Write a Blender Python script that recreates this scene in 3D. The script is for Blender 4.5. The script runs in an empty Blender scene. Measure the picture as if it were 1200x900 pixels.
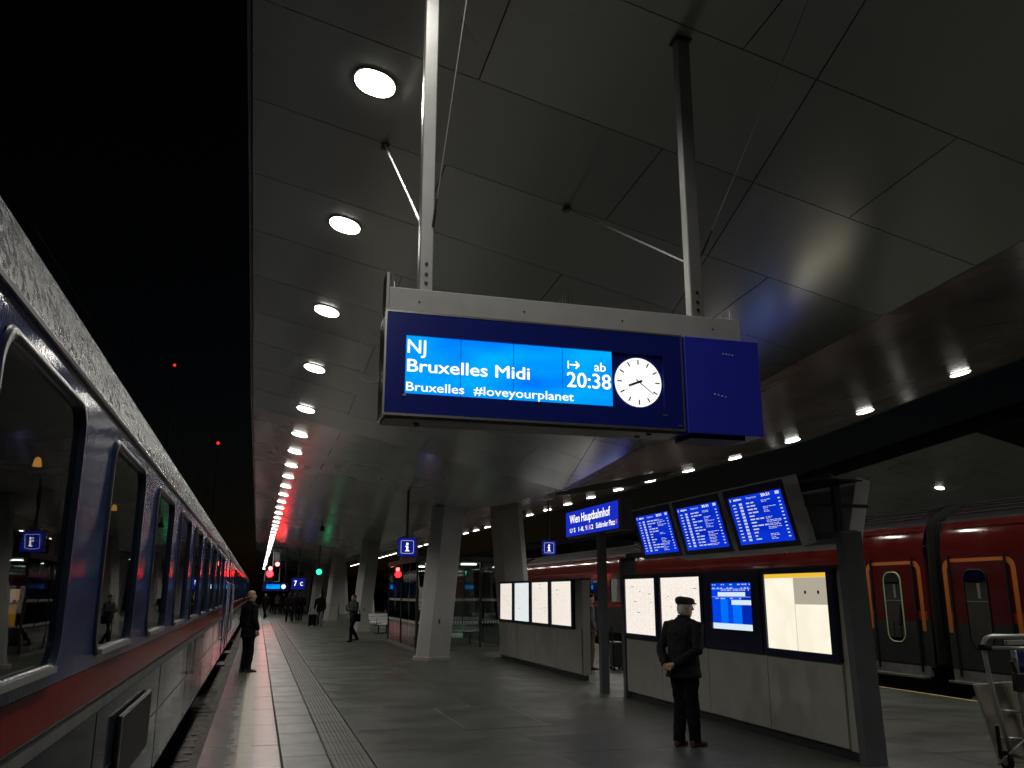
import bpy, math, random
from mathutils import Vector, Matrix
R = math.radians
random.seed(7)
scene = bpy.context.scene

# ------------------------------------------------------------------ camera
cam_d = bpy.data.cameras.new('camera')
cam_d.lens = 30.0; cam_d.sensor_width = 36.0; cam_d.clip_start = 0.05; cam_d.clip_end = 3000
cam = bpy.data.objects.new('camera', cam_d)
cam.location = (0, 0, 1.75)
cam.rotation_euler = (R(90 + 13.766), 0, R(-16.143))
scene.collection.objects.link(cam)
scene.camera = cam

# ------------------------------------------------------------------ night sky
world = bpy.data.worlds.new('World'); scene.world = world; world.use_nodes = True
wn = world.node_tree
sky = wn.nodes.new('ShaderNodeTexSky'); sky.sky_type = 'NISHITA'; sky.sun_disc = False
sky.sun_elevation = R(-5); sky.sun_rotation = R(20)
bg = wn.nodes['Background']; bg.inputs['Strength'].default_value = 0.03
wn.links.new(sky.outputs[0], bg.inputs['Color'])

scene.view_settings.view_transform = 'Standard'
scene.view_settings.look = 'None'
scene.view_settings.exposure = 0.0
scene.view_settings.gamma = 1.0
scene.view_settings.use_curve_mapping = False
cy = scene.cycles
cy.use_denoising = True
cy.max_bounces = 6; cy.diffuse_bounces = 3; cy.glossy_bounces = 4; cy.transmission_bounces = 4; cy.transparent_max_bounces = 12
cy.caustics_reflective = False; cy.caustics_refractive = False
cy.sample_clamp_indirect = 4.0
cy.use_light_tree = True

# ================================================================== helpers
C = scene.collection
def new_obj(name, data, parent=None, loc=None, rot=None):
    o = bpy.data.objects.new(name, data)
    C.objects.link(o)
    if parent is not None: o.parent = parent
    if loc is not None: o.location = loc
    if rot is not None: o.rotation_euler = rot
    return o
def tag(o, label=None, cat=None, group=None, kind=None):
    if label: o['label'] = label
    if cat: o['category'] = cat
    if group: o['group'] = group
    if kind: o['kind'] = kind
    return o
def thing(name, label, cat, loc=(0, 0, 0), rz=0.0, group=None):
    o = new_obj(name, None, None, loc, (0, 0, rz))
    o.empty_display_size = 0.2
    return tag(o, label, cat, group)
def copy_tree(o, parent=None):
    c = o.copy(); C.objects.link(c); c.parent = parent
    for ch in o.children: copy_tree(ch, c)
    return c

class MB:
    def __init__(s): s.v = []; s.f = []; s.m = []
    def add(s, vs, fs, mi=0):
        b = len(s.v); s.v += [tuple(p) for p in vs]
        s.f += [tuple(i + b for i in f) for f in fs]; s.m += [mi] * len(fs)
        return s
    def box(s, x0, x1, y0, y1, z0, z1, mi=0):
        return s.add([(x0,y0,z0),(x1,y0,z0),(x1,y1,z0),(x0,y1,z0),(x0,y0,z1),(x1,y0,z1),(x1,y1,z1),(x0,y1,z1)],
                     [(0,3,2,1),(4,5,6,7),(0,1,5,4),(1,2,6,5),(2,3,7,6),(3,0,4,7)], mi)
    def quad(s, a, b, c, d, mi=0): return s.add([a,b,c,d], [(0,1,2,3)], mi)
    def ext(s, poly, vec, mi=0):
        n = len(poly); vec = Vector(vec); p = [Vector(q) for q in poly]
        vs = p + [q + vec for q in p]
        return s.add(vs, [tuple(range(n-1,-1,-1)), tuple(range(n, 2*n))] + [(i, (i+1)%n, (i+1)%n+n, i+n) for i in range(n)], mi)
    def loft(s, rings, mi=0, caps=True, closed=True):
        n = len(rings[0]); vs = [p for r in rings for p in r]; fs = []
        for k in range(len(rings)-1):
            for i in range(n if closed else n-1):
                j = (i+1) % n
                fs.append((k*n+i, k*n+j, (k+1)*n+j, (k+1)*n+i))
        if caps:
            fs.append(tuple(range(n-1,-1,-1))); fs.append(tuple((len(rings)-1)*n + i for i in range(n)))
        return s.add(vs, fs, mi)
    def tube(s, pts, r, n=8, mi=0):
        pts = [Vector(p) for p in pts]
        if not isinstance(r, (list, tuple)): r = [r]*len(pts)
        rings = []; up = None
        for k, p in enumerate(pts):
            d = (pts[min(k+1,len(pts)-1)] - pts[max(k-1,0)]).normalized()
            if up is None:
                a = Vector((0,0,1)) if abs(d.z) < .9 else Vector((0,1,0))
                up = (a - d*a.dot(d)).normalized()
            else: up = (up - d*up.dot(d)).normalized()
            sd = d.cross(up)
            ra, rb = r[k] if isinstance(r[k], (list, tuple)) else (r[k], r[k])
            rings.append([p + sd*ra*math.cos(2*math.pi*i/n) + up*rb*math.sin(2*math.pi*i/n) for i in range(n)])
        return s.loft(rings, mi)
    def ball(s, c, rx, ry=None, rz=None, n=12, m=8, mi=0):
        ry = ry or rx; rz = rz or rx; rings = []
        for k in range(m+1):
            a = math.pi*k/m; a = min(max(a, .12), math.pi-.12)
            rings.append([(c[0]+rx*math.sin(a)*math.cos(2*math.pi*i/n), c[1]+ry*math.sin(a)*math.sin(2*math.pi*i/n), c[2]-rz*math.cos(a)) for i in range(n)])
        return s.loft(rings, mi)
    def mesh(s, name, mats, smooth=False):
        me = bpy.data.meshes.new(name); me.from_pydata(s.v, [], s.f)
        for m in (mats if isinstance(mats, (list, tuple)) else [mats]): me.materials.append(m)
        me.polygons.foreach_set('material_index', s.m)
        if smooth: me.polygons.foreach_set('use_smooth', [True]*len(me.polygons))
        me.update(); return me
    def build(s, name, mats, parent=None, loc=None, rot=None, smooth=False, bevel=0):
        o = new_obj(name, s.mesh(name, mats, smooth), parent, loc, rot)
        if bevel:
            b = o.modifiers.new('bevel', 'BEVEL'); b.width = bevel; b.segments = 2; b.limit_method = 'ANGLE'; b.angle_limit = R(40)
        return o
def rrect(w, h, r, n=5):
    """rounded rectangle in 2D, centred"""
    out = []
    for cx, cy_, a0 in ((w/2-r, h/2-r, 0), (-w/2+r, h/2-r, 90), (-w/2+r, -h/2+r, 180), (w/2-r, -h/2+r, 270)):
        for k in range(n+1):
            a = R(a0 + 90*k/n); out.append((cx + r*math.cos(a), cy_ + r*math.sin(a)))
    return out

# ------------------------------------------------------------------ materials
def rgb(r, g, b): return (r, g, b, 1)
def mat(name, col, rough=.5, metal=0., spec=.5, var=0., vscale=4., bump=0., bscale=30., col2=None, coat=0., rvar=0., stretch=None, coords='Object'):
    m = bpy.data.materials.new(name); m.use_nodes = True
    t = m.node_tree; b = t.nodes['Principled BSDF']
    b.inputs['Base Color'].default_value = rgb(*col); b.inputs['Roughness'].default_value = rough
    b.inputs['Metallic'].default_value = metal; b.inputs['Specular IOR Level'].default_value = spec
    b.inputs['Coat Weight'].default_value = coat; b.inputs['Coat Roughness'].default_value = .08
    src = t.nodes.new('ShaderNodeNewGeometry').outputs['Position'] if coords == 'World' else t.nodes.new('ShaderNodeTexCoord').outputs[coords]
    if stretch:
        mp = t.nodes.new('ShaderNodeMapping'); mp.inputs['Scale'].default_value = stretch
        t.links.new(src, mp.inputs['Vector']); src = mp.outputs[0]
    if var or col2 or rvar:
        n = t.nodes.new('ShaderNodeTexNoise'); n.inputs['Scale'].default_value = vscale; n.inputs['Detail'].default_value = 6; n.inputs['Roughness'].default_value = .6
        t.links.new(src, n.inputs['Vector'])
        if var or col2:
            rp = t.nodes.new('ShaderNodeValToRGB'); rp.color_ramp.elements[0].position = .3; rp.color_ramp.elements[1].position = .7
            c2 = col2 or tuple(min(1, c*(1+var)) for c in col); c1 = col if col2 else tuple(c*(1-var) for c in col)
            rp.color_ramp.elements[0].color = rgb(*c1); rp.color_ramp.elements[1].color = rgb(*c2)
            t.links.new(n.outputs['Fac'], rp.inputs[0]); t.links.new(rp.outputs[0], b.inputs['Base Color'])
        if rvar:
            mr = t.nodes.new('ShaderNodeMapRange'); mr.inputs[1].default_value = .35; mr.inputs[2].default_value = .65
            mr.inputs[3].default_value = max(.02, rough-rvar); mr.inputs[4].default_value = min(1, rough+rvar)
            t.links.new(n.outputs['Fac'], mr.inputs[0]); t.links.new(mr.outputs[0], b.inputs['Roughness'])
    if bump:
        n2 = t.nodes.new('ShaderNodeTexNoise'); n2.inputs['Scale'].default_value = bscale; n2.inputs['Detail'].default_value = 4
        t.links.new(src, n2.inputs['Vector'])
        bp = t.nodes.new('ShaderNodeBump'); bp.inputs['Strength'].default_value = bump; bp.inputs['Distance'].default_value = .02
        t.links.new(n2.outputs['Fac'], bp.inputs['Height']); t.links.new(bp.outputs[0], b.inputs['Normal'])
    return m
def emit(name, col, strength):
    m = bpy.data.materials.new(name); m.use_nodes = True
    t = m.node_tree; t.nodes.clear()
    o = t.nodes.new('ShaderNodeOutputMaterial'); e = t.nodes.new('ShaderNodeEmission')
    e.inputs[0].default_value = rgb(*col); e.inputs[1].default_value = strength
    t.links.new(e.outputs[0], o.inputs[0]); return m
def glass(name, tint, refl=1.0, rough=.015, base=.04, bump=0.):
    m = bpy.data.materials.new(name); m.use_nodes = True
    t = m.node_tree; t.nodes.clear()
    o = t.nodes.new('ShaderNodeOutputMaterial'); tr = t.nodes.new('ShaderNodeBsdfTransparent'); g = t.nodes.new('ShaderNodeBsdfGlossy')
    tr.inputs[0].default_value = rgb(*tint); g.inputs['Roughness'].default_value = rough
    lw = t.nodes.new('ShaderNodeFresnel'); lw.inputs['IOR'].default_value = 1.5
    mu = t.nodes.new('ShaderNodeMath'); mu.operation = 'MULTIPLY_ADD'; mu.inputs[1].default_value = refl; mu.inputs[2].default_value = base; mu.use_clamp = True
    mx = t.nodes.new('ShaderNodeMixShader')
    t.links.new(lw.outputs[0], mu.inputs[0]); t.links.new(mu.outputs[0], mx.inputs[0])
    t.links.new(tr.outputs[0], mx.inputs[1]); t.links.new(g.outputs[0], mx.inputs[2]); t.links.new(mx.outputs[0], o.inputs[0])
    if bump:
        n2 = t.nodes.new('ShaderNodeTexNoise'); n2.inputs['Scale'].default_value = 6
        tc = t.nodes.new('ShaderNodeTexCoord'); t.links.new(tc.outputs['Object'], n2.inputs['Vector'])
        bp = t.nodes.new('ShaderNodeBump'); bp.inputs['Strength'].default_value = bump; bp.inputs['Distance'].default_value = .01
        t.links.new(n2.outputs['Fac'], bp.inputs['Height']); t.links.new(bp.outputs[0], g.inputs['Normal']); t.links.new(bp.outputs[0], lw.inputs['Normal'])
    return m

M = {}
M['paving'] = mat('paving', (.072,.077,.066), .42, var=.30, vscale=.9, bump=.12, bscale=60, rvar=.10, coords='World')
M['paving_b'] = mat('paving_b', (.068,.072,.062), .44, var=.28, vscale=1.0, bump=.12, bscale=60, rvar=.10, coords='World')
M['paving_light'] = mat('paving_light', (.092,.094,.087), .4, var=.18, vscale=1.4, bump=.12, bscale=70, rvar=.10, coords='World')
M['tactile'] = mat('tactile', (.085,.081,.070), .5, var=.2, vscale=2, bump=.1, bscale=80, coords='World')
M['joint'] = mat('joint', (.05,.05,.047), .85)
M['cream'] = mat('cream_paint', (.27,.24,.18), .45, var=.18, vscale=6, bump=.1, bscale=60)
M['concrete_side'] = mat('concrete_side', (.16,.155,.145), .8, var=.25, vscale=2, bump=.3, bscale=20)
M['yellow_line'] = mat('yellow_line', (.6,.45,.12), .5, var=.2, vscale=8)
M['ballast'] = mat('ballast', (.10,.09,.08), .85, var=.4, vscale=14, bump=.4, bscale=30)
M['rail'] = mat('rail_steel', (.3,.28,.26), .35, metal=.9)
M['sleeper'] = mat('sleeper', (.12,.115,.11), .8, var=.2)
M['column'] = mat('column_concrete', (.40,.40,.38), .55, var=.1, vscale=1.5, bump=.05, bscale=40)
M['plinth'] = mat('plinth', (.36,.34,.29), .6, var=.15)
M['backing'] = mat('roof_backing', (.02,.02,.02), .8)
M['fascia'] = mat('fascia', (.10,.10,.10), .4, metal=.5)
M['roof_top'] = mat('roof_top', (.08,.08,.08), .7)
M['steel'] = mat('galvanised_steel', (.27,.27,.265), .42, metal=.45, var=.08, vscale=8)
M['beam_grey'] = mat('beam_grey', (.36,.36,.35), .5, var=.08, vscale=5)
M['silver'] = mat('brushed_aluminium', (.6,.6,.6), .25, metal=.9)
M['black'] = mat('black_plastic', (.006,.006,.007), .5, spec=.15)
M['rubber'] = mat('rubber', (.005,.005,.005), .85, spec=.2)
M['dark_metal'] = mat('dark_metal', (.035,.035,.038), .4, metal=.4)
M['anthr_post'] = mat('anthracite_post', (.085,.09,.098), .5, var=.15, vscale=3)
M['board_blue'] = mat('board_blue', (.010,.018,.20), .22, spec=.5)
M['side_blue'] = mat('side_blue', (.02,.03,.50), .45)
M['under_grey'] = mat('under_grey', (.30,.27,.23), .45, var=.15)
M['navy'] = mat('navy_coach_paint', (.010,.022,.095), .12, spec=.06, var=.15, vscale=2, bump=.10, bscale=70, rvar=.05, stretch=(1,1,.3))
M['coach_red'] = mat('coach_red_stripe', (.17,.012,.010), .14, spec=.02, bump=.04, bscale=5)
M['coach_grey'] = mat('coach_grey', (.018,.021,.027), .08, spec=.010, var=.4, vscale=2, bump=.012, bscale=6, rvar=.05, stretch=(1,1,.25))
M['wet_roof'] = mat('wet_roof', (.045,.048,.052), .26, spec=.2, var=.4, vscale=25, bump=.6, bscale=160, rvar=.12, metal=.1)
M['under'] = mat('underframe', (.012,.012,.012), .7, var=.4)
M['interior'] = mat('coach_interior', (.05,.045,.04), .7)
M['win_glass'] = glass('coach_glass', (.22,.23,.22), 1.1, .012, .10, bump=.02)
M['frame'] = mat('window_frame', (.010,.014,.026), .28, spec=.08)
M['warm'] = emit('warm_lamp', (1.0,.42,.08), 2.2)
M['red_body'] = mat('red_coach_paint', (.052,.0045,.004), .13, spec=.3, var=.15, vscale=1.5, bump=.03, bscale=5, rvar=.05)
M['red_bright'] = mat('red_band', (.19,.010,.008), .28)
M['anthracite'] = mat('anthracite_paint', (.014,.015,.017), .28, bump=.03, bscale=5)
M['roof_dark'] = mat('dark_roof', (.010,.008,.008), .45, spec=.2, var=.2)
M['orange'] = mat('orange_frame', (.36,.10,.012), .4)
M['step_grey'] = mat('step_grey', (.10,.10,.092), .6, var=.3, vscale=5)
M['green_line'] = mat('green_line', (.30,.42,.22), .4)
M['wall_panel'] = mat('fibre_cement', (.33,.315,.275), .55, var=.10, vscale=2.5, bump=.05, bscale=40)
M['case_blue'] = mat('case_navy', (.006,.007,.035), .3)
M['casing_grey'] = mat('casing_grey', (.68,.68,.70), .5, var=.06, vscale=5)
M['lettering'] = emit('lit_lettering', (1,1,1), 1.3)
M['lettering_dim'] = emit('lit_lettering_dim', (.75,.82,1), .75)
M['sign_blue'] = emit('lit_sign_blue', (.012,.030,.60), .85)
M['info_blue'] = emit('lit_info_blue', (.010,.018,.34), .55)
M['seam'] = mat('seam', (.003,.01,.05), .4)
M['clock_white'] = emit('clock_white', (1.0,1.0,.97), 1.15)
M['clock_black'] = mat('clock_black', (.004,.004,.02), .5)
M['lamp'] = emit('luminaire', (1.0,.975,.90), 14.0)
M['lamp_far'] = emit('luminaire_cool', (.92,.96,1.0), 60.0)
M['bench'] = mat('bench_metal', (.55,.55,.55), .35, metal=.6)
M['room_glass'] = glass('room_glass', (.80,.88,.84), 1.0, .01, .03)
M['case_glass'] = glass('case_glass', (.98,.98,.98), .6, .01, 0.)
M['white_dash'] = mat('white_dash', (.7,.7,.68), .6)
M['red_lamp'] = emit('red_signal', (1.0,.006,.008), 30.0)
M['red_white'] = emit('red_signal_core', (1.0,.10,.09), 12.0)
M['red_small'] = emit('red_beacon', (1.0,.02,.02), 1.6)
M['green_lamp'] = emit('green_signal', (.02,.9,.35), 3.0)
M['skin'] = mat('skin', (.42,.24,.17), .5)
M['hair_white'] = mat('hair_white', (.55,.53,.50), .7)
M['hair_dark'] = mat('hair_dark', (.012,.01,.009), .6)
M['hair_blond'] = mat('hair_blond', (.22,.14,.07), .6)
M['cloth_black'] = mat('cloth_black', spec=.12, col=(.006,.006,.0065), rough=.85, bump=.2, bscale=60)
M['cloth_navy'] = mat('cloth_navy', spec=.12, col=(.006,.0065,.009), rough=.85, bump=.2, bscale=60)
M['cloth_coat'] = mat('cloth_coat', spec=.15, col=(.012,.0125,.014), rough=.8, bump=.25, bscale=45, var=.2, vscale=6)
M['cloth_teal'] = mat('cloth_teal', (.014,.026,.026), .8)
M['cloth_grey'] = mat('cloth_grey', (.11,.12,.13), .8, var=.2)
M['cloth_jeans'] = mat('cloth_jeans', (.10,.11,.12), .8)
M['cloth_khaki'] = mat('cloth_khaki', (.16,.12,.07), .8)
M['cap'] = mat('cap_wool', (.03,.022,.018), .9, bump=.4, bscale=150)
M['leather'] = mat('brown_leather', (.09,.035,.018), .4)
M['leather_black'] = mat('black_leather', (.012,.011,.010), .35)
M['trolley'] = mat('trolley_tube', (.50,.50,.48), .4, metal=.6, var=.15)
M['trolley_board'] = mat('trolley_board', (.33,.30,.24), .6, var=.15, vscale=3)
M['trolley_blue'] = mat('trolley_blue', (.03,.06,.35), .5)
M['ground'] = mat('ground', (.05,.048,.045), .9, var=.3, vscale=.3)

# brushed ceiling panels: satin metal paint
def ceiling_mat(name, col, rough):
    m = bpy.data.materials.new(name); m.use_nodes = True
    t = m.node_tree; b = t.nodes['Principled BSDF']
    b.inputs['Metallic'].default_value = .5
    gi = t.nodes.new('ShaderNodeObjectInfo')
    tc = t.nodes.new('ShaderNodeNewGeometry'); n = t.nodes.new('ShaderNodeTexNoise'); n.inputs['Scale'].default_value = .6; n.inputs['Detail'].default_value = 2
    mp = t.nodes.new('ShaderNodeMapping'); mp.inputs['Scale'].default_value = (1, .35, 1)
    t.links.new(tc.outputs['Position'], mp.inputs[0]); t.links.new(mp.outputs[0], n.inputs['Vector'])
    mr = t.nodes.new('ShaderNodeMapRange'); mr.inputs[1].default_value = .3; mr.inputs[2].default_value = .7; mr.inputs[3].default_value = rough-.05; mr.inputs[4].default_value = rough+.07
    t.links.new(n.outputs['Fac'], mr.inputs[0]); t.links.new(mr.outputs[0], b.inputs['Roughness'])
    hs = t.nodes.new('ShaderNodeMapRange'); hs.inputs[3].default_value = .90; hs.inputs[4].default_value = 1.08
    t.links.new(gi.outputs['Random'], hs.inputs[0])
    mx = t.nodes.new('ShaderNodeVectorMath'); mx.operation = 'SCALE'; mx.inputs[0].default_value = col
    t.links.new(hs.outputs[0], mx.inputs['Scale']); t.links.new(mx.outputs[0], b.inputs['Base Color'])
    return m
M['ceiling'] = ceiling_mat('ceiling_panel_metal', (.47,.475,.445), .23)

# wet platform edge: concrete slab with a ragged puddle line
def wet_concrete():
    m = bpy.data.materials.new('wet_edge_concrete'); m.use_nodes = True
    t = m.node_tree; b = t.nodes['Principled BSDF']
    ge = t.nodes.new('ShaderNodeNewGeometry'); sx = t.nodes.new('ShaderNodeSeparateXYZ'); t.links.new(ge.outputs['Position'], sx.inputs[0])
    n = t.nodes.new('ShaderNodeTexNoise'); n.inputs['Scale'].default_value = 2.2; n.inputs['Detail'].default_value = 8; n.inputs['Roughness'].default_value = .65
    t.links.new(ge.outputs['Position'], n.inputs['Vector'])
    ma = t.nodes.new('ShaderNodeMath'); ma.operation = 'MULTIPLY_ADD'; ma.inputs[1].default_value = .55
    t.links.new(n.outputs['Fac'], ma.inputs[0]); t.links.new(sx.outputs[0], ma.inputs[2])
    wet = t.nodes.new('ShaderNodeMapRange'); wet.inputs[1].default_value = .06; wet.inputs[2].default_value = .11; wet.inputs[3].default_value = 1; wet.inputs[4].default_value = 0
    t.links.new(ma.outputs[0], wet.inputs[0])
    rr = t.nodes.new('ShaderNodeMapRange'); rr.inputs[3].default_value = .30; rr.inputs[4].default_value = .22
    t.links.new(wet.outputs[0], rr.inputs[0]); t.links.new(rr.outputs[0], b.inputs['Roughness'])
    n2 = t.nodes.new('ShaderNodeTexNoise'); n2.inputs['Scale'].default_value = 5; n2.inputs['Detail'].default_value = 8
    t.links.new(ge.outputs['Position'], n2.inputs['Vector'])
    rp = t.nodes.new('ShaderNodeValToRGB'); rp.color_ramp.elements[0].color = (.075,.071,.060,1); rp.color_ramp.elements[1].color = (.125,.118,.10,1)
    rp.color_ramp.elements[0].position = .3; rp.color_ramp.elements[1].position = .7
    t.links.new(n2.outputs['Fac'], rp.inputs[0])
    mx = t.nodes.new('ShaderNodeMix'); mx.data_type = 'RGBA'; mx.inputs[7].default_value = (.155,.157,.15,1)
    t.links.new(wet.outputs[0], mx.inputs[0]); t.links.new(rp.outputs[0], mx.inputs[6]); t.links.new(mx.outputs[2], b.inputs['Base Color'])
    return m
M['wet_edge'] = wet_concrete()

# backlit timetable paper: faint printed columns
def poster_mat(name, base, ink, strength, sx=26., sz=70., amount=.5):
    m = bpy.data.materials.new(name); m.use_nodes = True
    t = m.node_tree; t.nodes.clear()
    o = t.nodes.new('ShaderNodeOutputMaterial'); e = t.nodes.new('ShaderNodeEmission'); e.inputs[1].default_value = strength
    tc = t.nodes.new('ShaderNodeTexCoord'); mp = t.nodes.new('ShaderNodeMapping'); mp.inputs['Scale'].default_value = (1, sx, sz)
    t.links.new(tc.outputs['Object'], mp.inputs[0])
    n = t.nodes.new('ShaderNodeTexNoise'); n.inputs['Scale'].default_value = 1.0; n.inputs['Detail'].default_value = 3
    t.links.new(mp.outputs[0], n.inputs['Vector'])
    rp = t.nodes.new('ShaderNodeValToRGB'); rp.color_ramp.elements[0].position = .40; rp.color_ramp.elements[1].position = .62
    rp.color_ramp.elements[0].color = rgb(*[b*(1-amount)+i*amount for b, i in zip(base, ink)]); rp.color_ramp.elements[1].color = rgb(*base)
    t.links.new(n.outputs['Fac'], rp.inputs[0]); t.links.new(rp.outputs[0], e.inputs[0]); t.links.new(e.outputs[0], o.inputs[0])
    return m
M['poster_a'] = poster_mat('poster_warm', (1.0,.93,.84), (.55,.46,.42), 1.18)
M['poster_b'] = poster_mat('poster_cool', (.90,.97,1.0), (.6,.66,.7), 1.1)
M['poster_c'] = poster_mat('poster_cream', (1.0,.94,.76), (.85,.75,.55), 1.08, 3, 3, .35)
M['poster_ink'] = emit('poster_ink', (.90,.80,.72), 1.05)
M['poster_grey'] = poster_mat('poster_grey', (.80,.72,.55), (.45,.42,.36), .62, 40, 120, .35)
M['poster_yellow'] = emit('poster_yellow', (1.0,.62,.05), .9)

def screen_mat(name, c1, c2, strength, sc=(1,1,1)):
    m = bpy.data.materials.new(name); m.use_nodes = True
    t = m.node_tree; t.nodes.clear()
    o = t.nodes.new('ShaderNodeOutputMaterial'); e = t.nodes.new('ShaderNodeEmission'); e.inputs[1].default_value = strength
    tc = t.nodes.new('ShaderNodeTexCoord'); mp = t.nodes.new('ShaderNodeMapping'); mp.inputs['Scale'].default_value = sc
    n = t.nodes.new('ShaderNodeTexNoise'); n.inputs['Scale'].default_value = 1.0; n.inputs['Detail'].default_value = 1
    rp = t.nodes.new('ShaderNodeValToRGB'); rp.color_ramp.elements[0].position = .3; rp.color_ramp.elements[1].position = .7
    rp.color_ramp.elements[0].color = rgb(*c1); rp.color_ramp.elements[1].color = rgb(*c2)
    t.links.new(tc.outputs['Object'], mp.inputs[0]); t.links.new(mp.outputs[0], n.inputs['Vector']); t.links.new(n.outputs['Fac'], rp.inputs[0])
    t.links.new(rp.outputs[0], e.inputs[0]); t.links.new(e.outputs[0], o.inputs[0]); return m
M['screen_cyan'] = screen_mat('lcd_cyan', (.0,.17,.95), (.0,.42,1.0), 1.1, (2.5,1,6))
M['screen_blue'] = screen_mat('tft_blue', (.0,.018,.55), (.005,.05,.80), .9, (1,.6,5))
M['touch_blue'] = screen_mat('touch_blue', (.0,.06,.85), (.0,.06,.85), 1.0)
M['touch_light'] = emit('touch_light', (.0,.18,1.0), 1.0)
M['touch_dark'] = emit('touch_dark', (.0,.022,.45), 1.0)
M['touch_white'] = emit('touch_white', (.72,.88,1.0), 1.0)

# text as flat mesh fitted into a box (local x = reading direction, local y = up)
def text_mesh(body, width, cap, bold=.0, name='lettering'):
    c = bpy.data.curves.new(name, 'FONT'); c.body = body; c.size = 1; c.offset = bold; c.resolution_u = 3; c.fill_mode = 'FRONT'
    o = bpy.data.objects.new('tmp', c)
    me = bpy.data.meshes.new_from_object(o)
    bpy.data.objects.remove(o)
    xs = [v.co.x for v in me.vertices]
    x0, x1 = min(xs), max(xs)
    # caps of the built-in font stand about 0.69 of the size
    sx = width/(x1-x0); sy = cap/.69
    for v in me.vertices: v.co.x = (v.co.x - x0)*sx; v.co.y *= sy
    me.name = name
    return me
def text(body, width, cap, material, parent, M4, bold=.012, name='lettering'):
    me = text_mesh(body, width, cap, 0, name); me.materials.append(material)
    base = [v.co.copy() for v in me.vertices]; polys = [tuple(p.vertices) for p in me.polygons]
    m = MB(); b = bold*cap*2.2
    for q, (dx, dy) in enumerate(((0,0),(b,0),(-b,0),(0,b*.6),(0,-b*.6))):
        m.add([M4 @ Vector((c.x*(1-2*b/max(width,.01))+b+dx, c.y+dy, q*.00012)) for c in base], polys)
    bpy.data.meshes.remove(me)
    return m.build(name, material, parent)
def frame4(o, ux, uz):
    """matrix: local x -> ux, local y -> uz, origin o"""
    ux = Vector(ux).normalized(); uz = Vector(uz).normalized(); n = ux.cross(uz)
    m = Matrix.Identity(4)
    for i in range(3): m[i][0] = ux[i]; m[i][1] = uz[i]; m[i][2] = n[i]; m[i][3] = o[i]
    return m
ORD = ['first','second','third','fourth','fifth','sixth','seventh','eighth','ninth','tenth','eleventh','twelfth','thirteenth','fourteenth','fifteenth','sixteenth','seventeenth','eighteenth','nineteenth','twentieth']

# ================================================================== ground, tracks, platforms
PX0, PX1 = -.5, 11.7          # platform edges
YF = 15.85                    # fold of the canopy
def structure(name, mb, m, **k): return tag(mb.build(name, m, **k), kind='structure')
g = MB(); g.quad((-900,-900,-.86),(900,-900,-.86),(900,1400,-.86),(-900,1400,-.86)); structure('ground', g, M['ground'])

def trackbed(xa, xb, name):
    n = 46; rows = 420; vs = []; fs = []
    rnd = random.Random(3)
    nx = max(8, int((xb-xa)/.11)); ny = 380
    ys = [-6 + 66*(k/ny)**1.25 for k in range(ny+1)] + [90, 130, 240]
    for y in ys:
        for i in range(nx+1):
            vs.append((xa+(xb-xa)*i/nx + rnd.uniform(-.02,.02), y, -.76 + rnd.uniform(-.035,.035)))
    for j in range(len(ys)-1):
        for i in range(nx):
            a = j*(nx+1)+i; fs.append((a, a+1, a+nx+2, a+nx+1))
    m = MB(); m.add(vs, fs); o = m.build(name, M['ballast']); tag(o, kind='stuff', label='dark ballast stones lying in the track bed', cat='ballast')
    return o
trackbed(-4.4, PX0, 'ballast')
trackbed(PX1, 19.9, 'ballast')
def track(xc):
    for s in (-1, 1):
        r = MB(); x = xc + s*.7525
        r.ext([(x-.07,-30,-.72),(x+.07,-30,-.72),(x+.02,-30,-.68),(x+.02,-30,-.60),(x+.036,-30,-.58),(x+.036,-30,-.55),(x-.036,-30,-.55),(x-.036,-30,-.58),(x-.02,-30,-.60),(x-.02,-30,-.68)][::-1], (0,270,0))
        structure('rail', r, M['rail'])
    sl = MB(); sl.box(-1.3,1.3,-.13,.13,-.84,-.755); me = sl.mesh('sleeper', M['sleeper'])
    t = new_obj('sleeper_row', None, None, (xc, 0, 0)); tag(t, kind='structure')
    for k in range(44):
        new_obj('sleeper', me, t, (0, 6 + k*.65, 0))
track(-2.15); track(13.6); track(18.2)

def platform(xa, xb, name, detail):
    m = MB(); m.box(xa+.06, xb-.06, -12, 240, -.86, -.03); m.box(xa+.02, xb-.02, -12, 240, -.20, -.031)
    p = structure(name, m, [M['joint'] if detail else M['paving']])
    return p
plat = platform(PX0, PX1, 'platform', True)
plat2 = platform(19.9, 32.1, 'platform_beyond', False)
# edge slabs, light strip, guiding strip and paving slabs, each a piece of its own
def slab_mesh(w, l, material, name, thick=.08, gap=.006, bev=.006):
    m = MB(); a, b = gap, bev
    x0,x1,y0,y1 = a, w-a, a, l-a
    vs = [(x0,y0,-thick),(x1,y0,-thick),(x1,y1,-thick),(x0,y1,-thick),(x0,y0,-b),(x1,y0,-b),(x1,y1,-b),(x0,y1,-b),(x0+b,y0+b,0),(x1-b,y0+b,0),(x1-b,y1-b,0),(x0+b,y1-b,0)]
    m.add(vs, [(0,3,2,1),(0,1,5,4),(1,2,6,5),(2,3,7,6),(3,0,4,7),(4,5,9,8),(5,6,10,9),(6,7,11,10),(7,4,8,11),(8,9,10,11)])
    return m.mesh(name, material)
L_edge = 1.68
me_edge = slab_mesh(.86, L_edge, M['wet_edge'], 'edge_slab', thick=.17)
y = 2.81 - 4*L_edge; k = 0
while y < 70:
    new_obj('edge_slab', me_edge, plat, (PX0, y, random.uniform(-.002,.002))); y += L_edge
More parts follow.
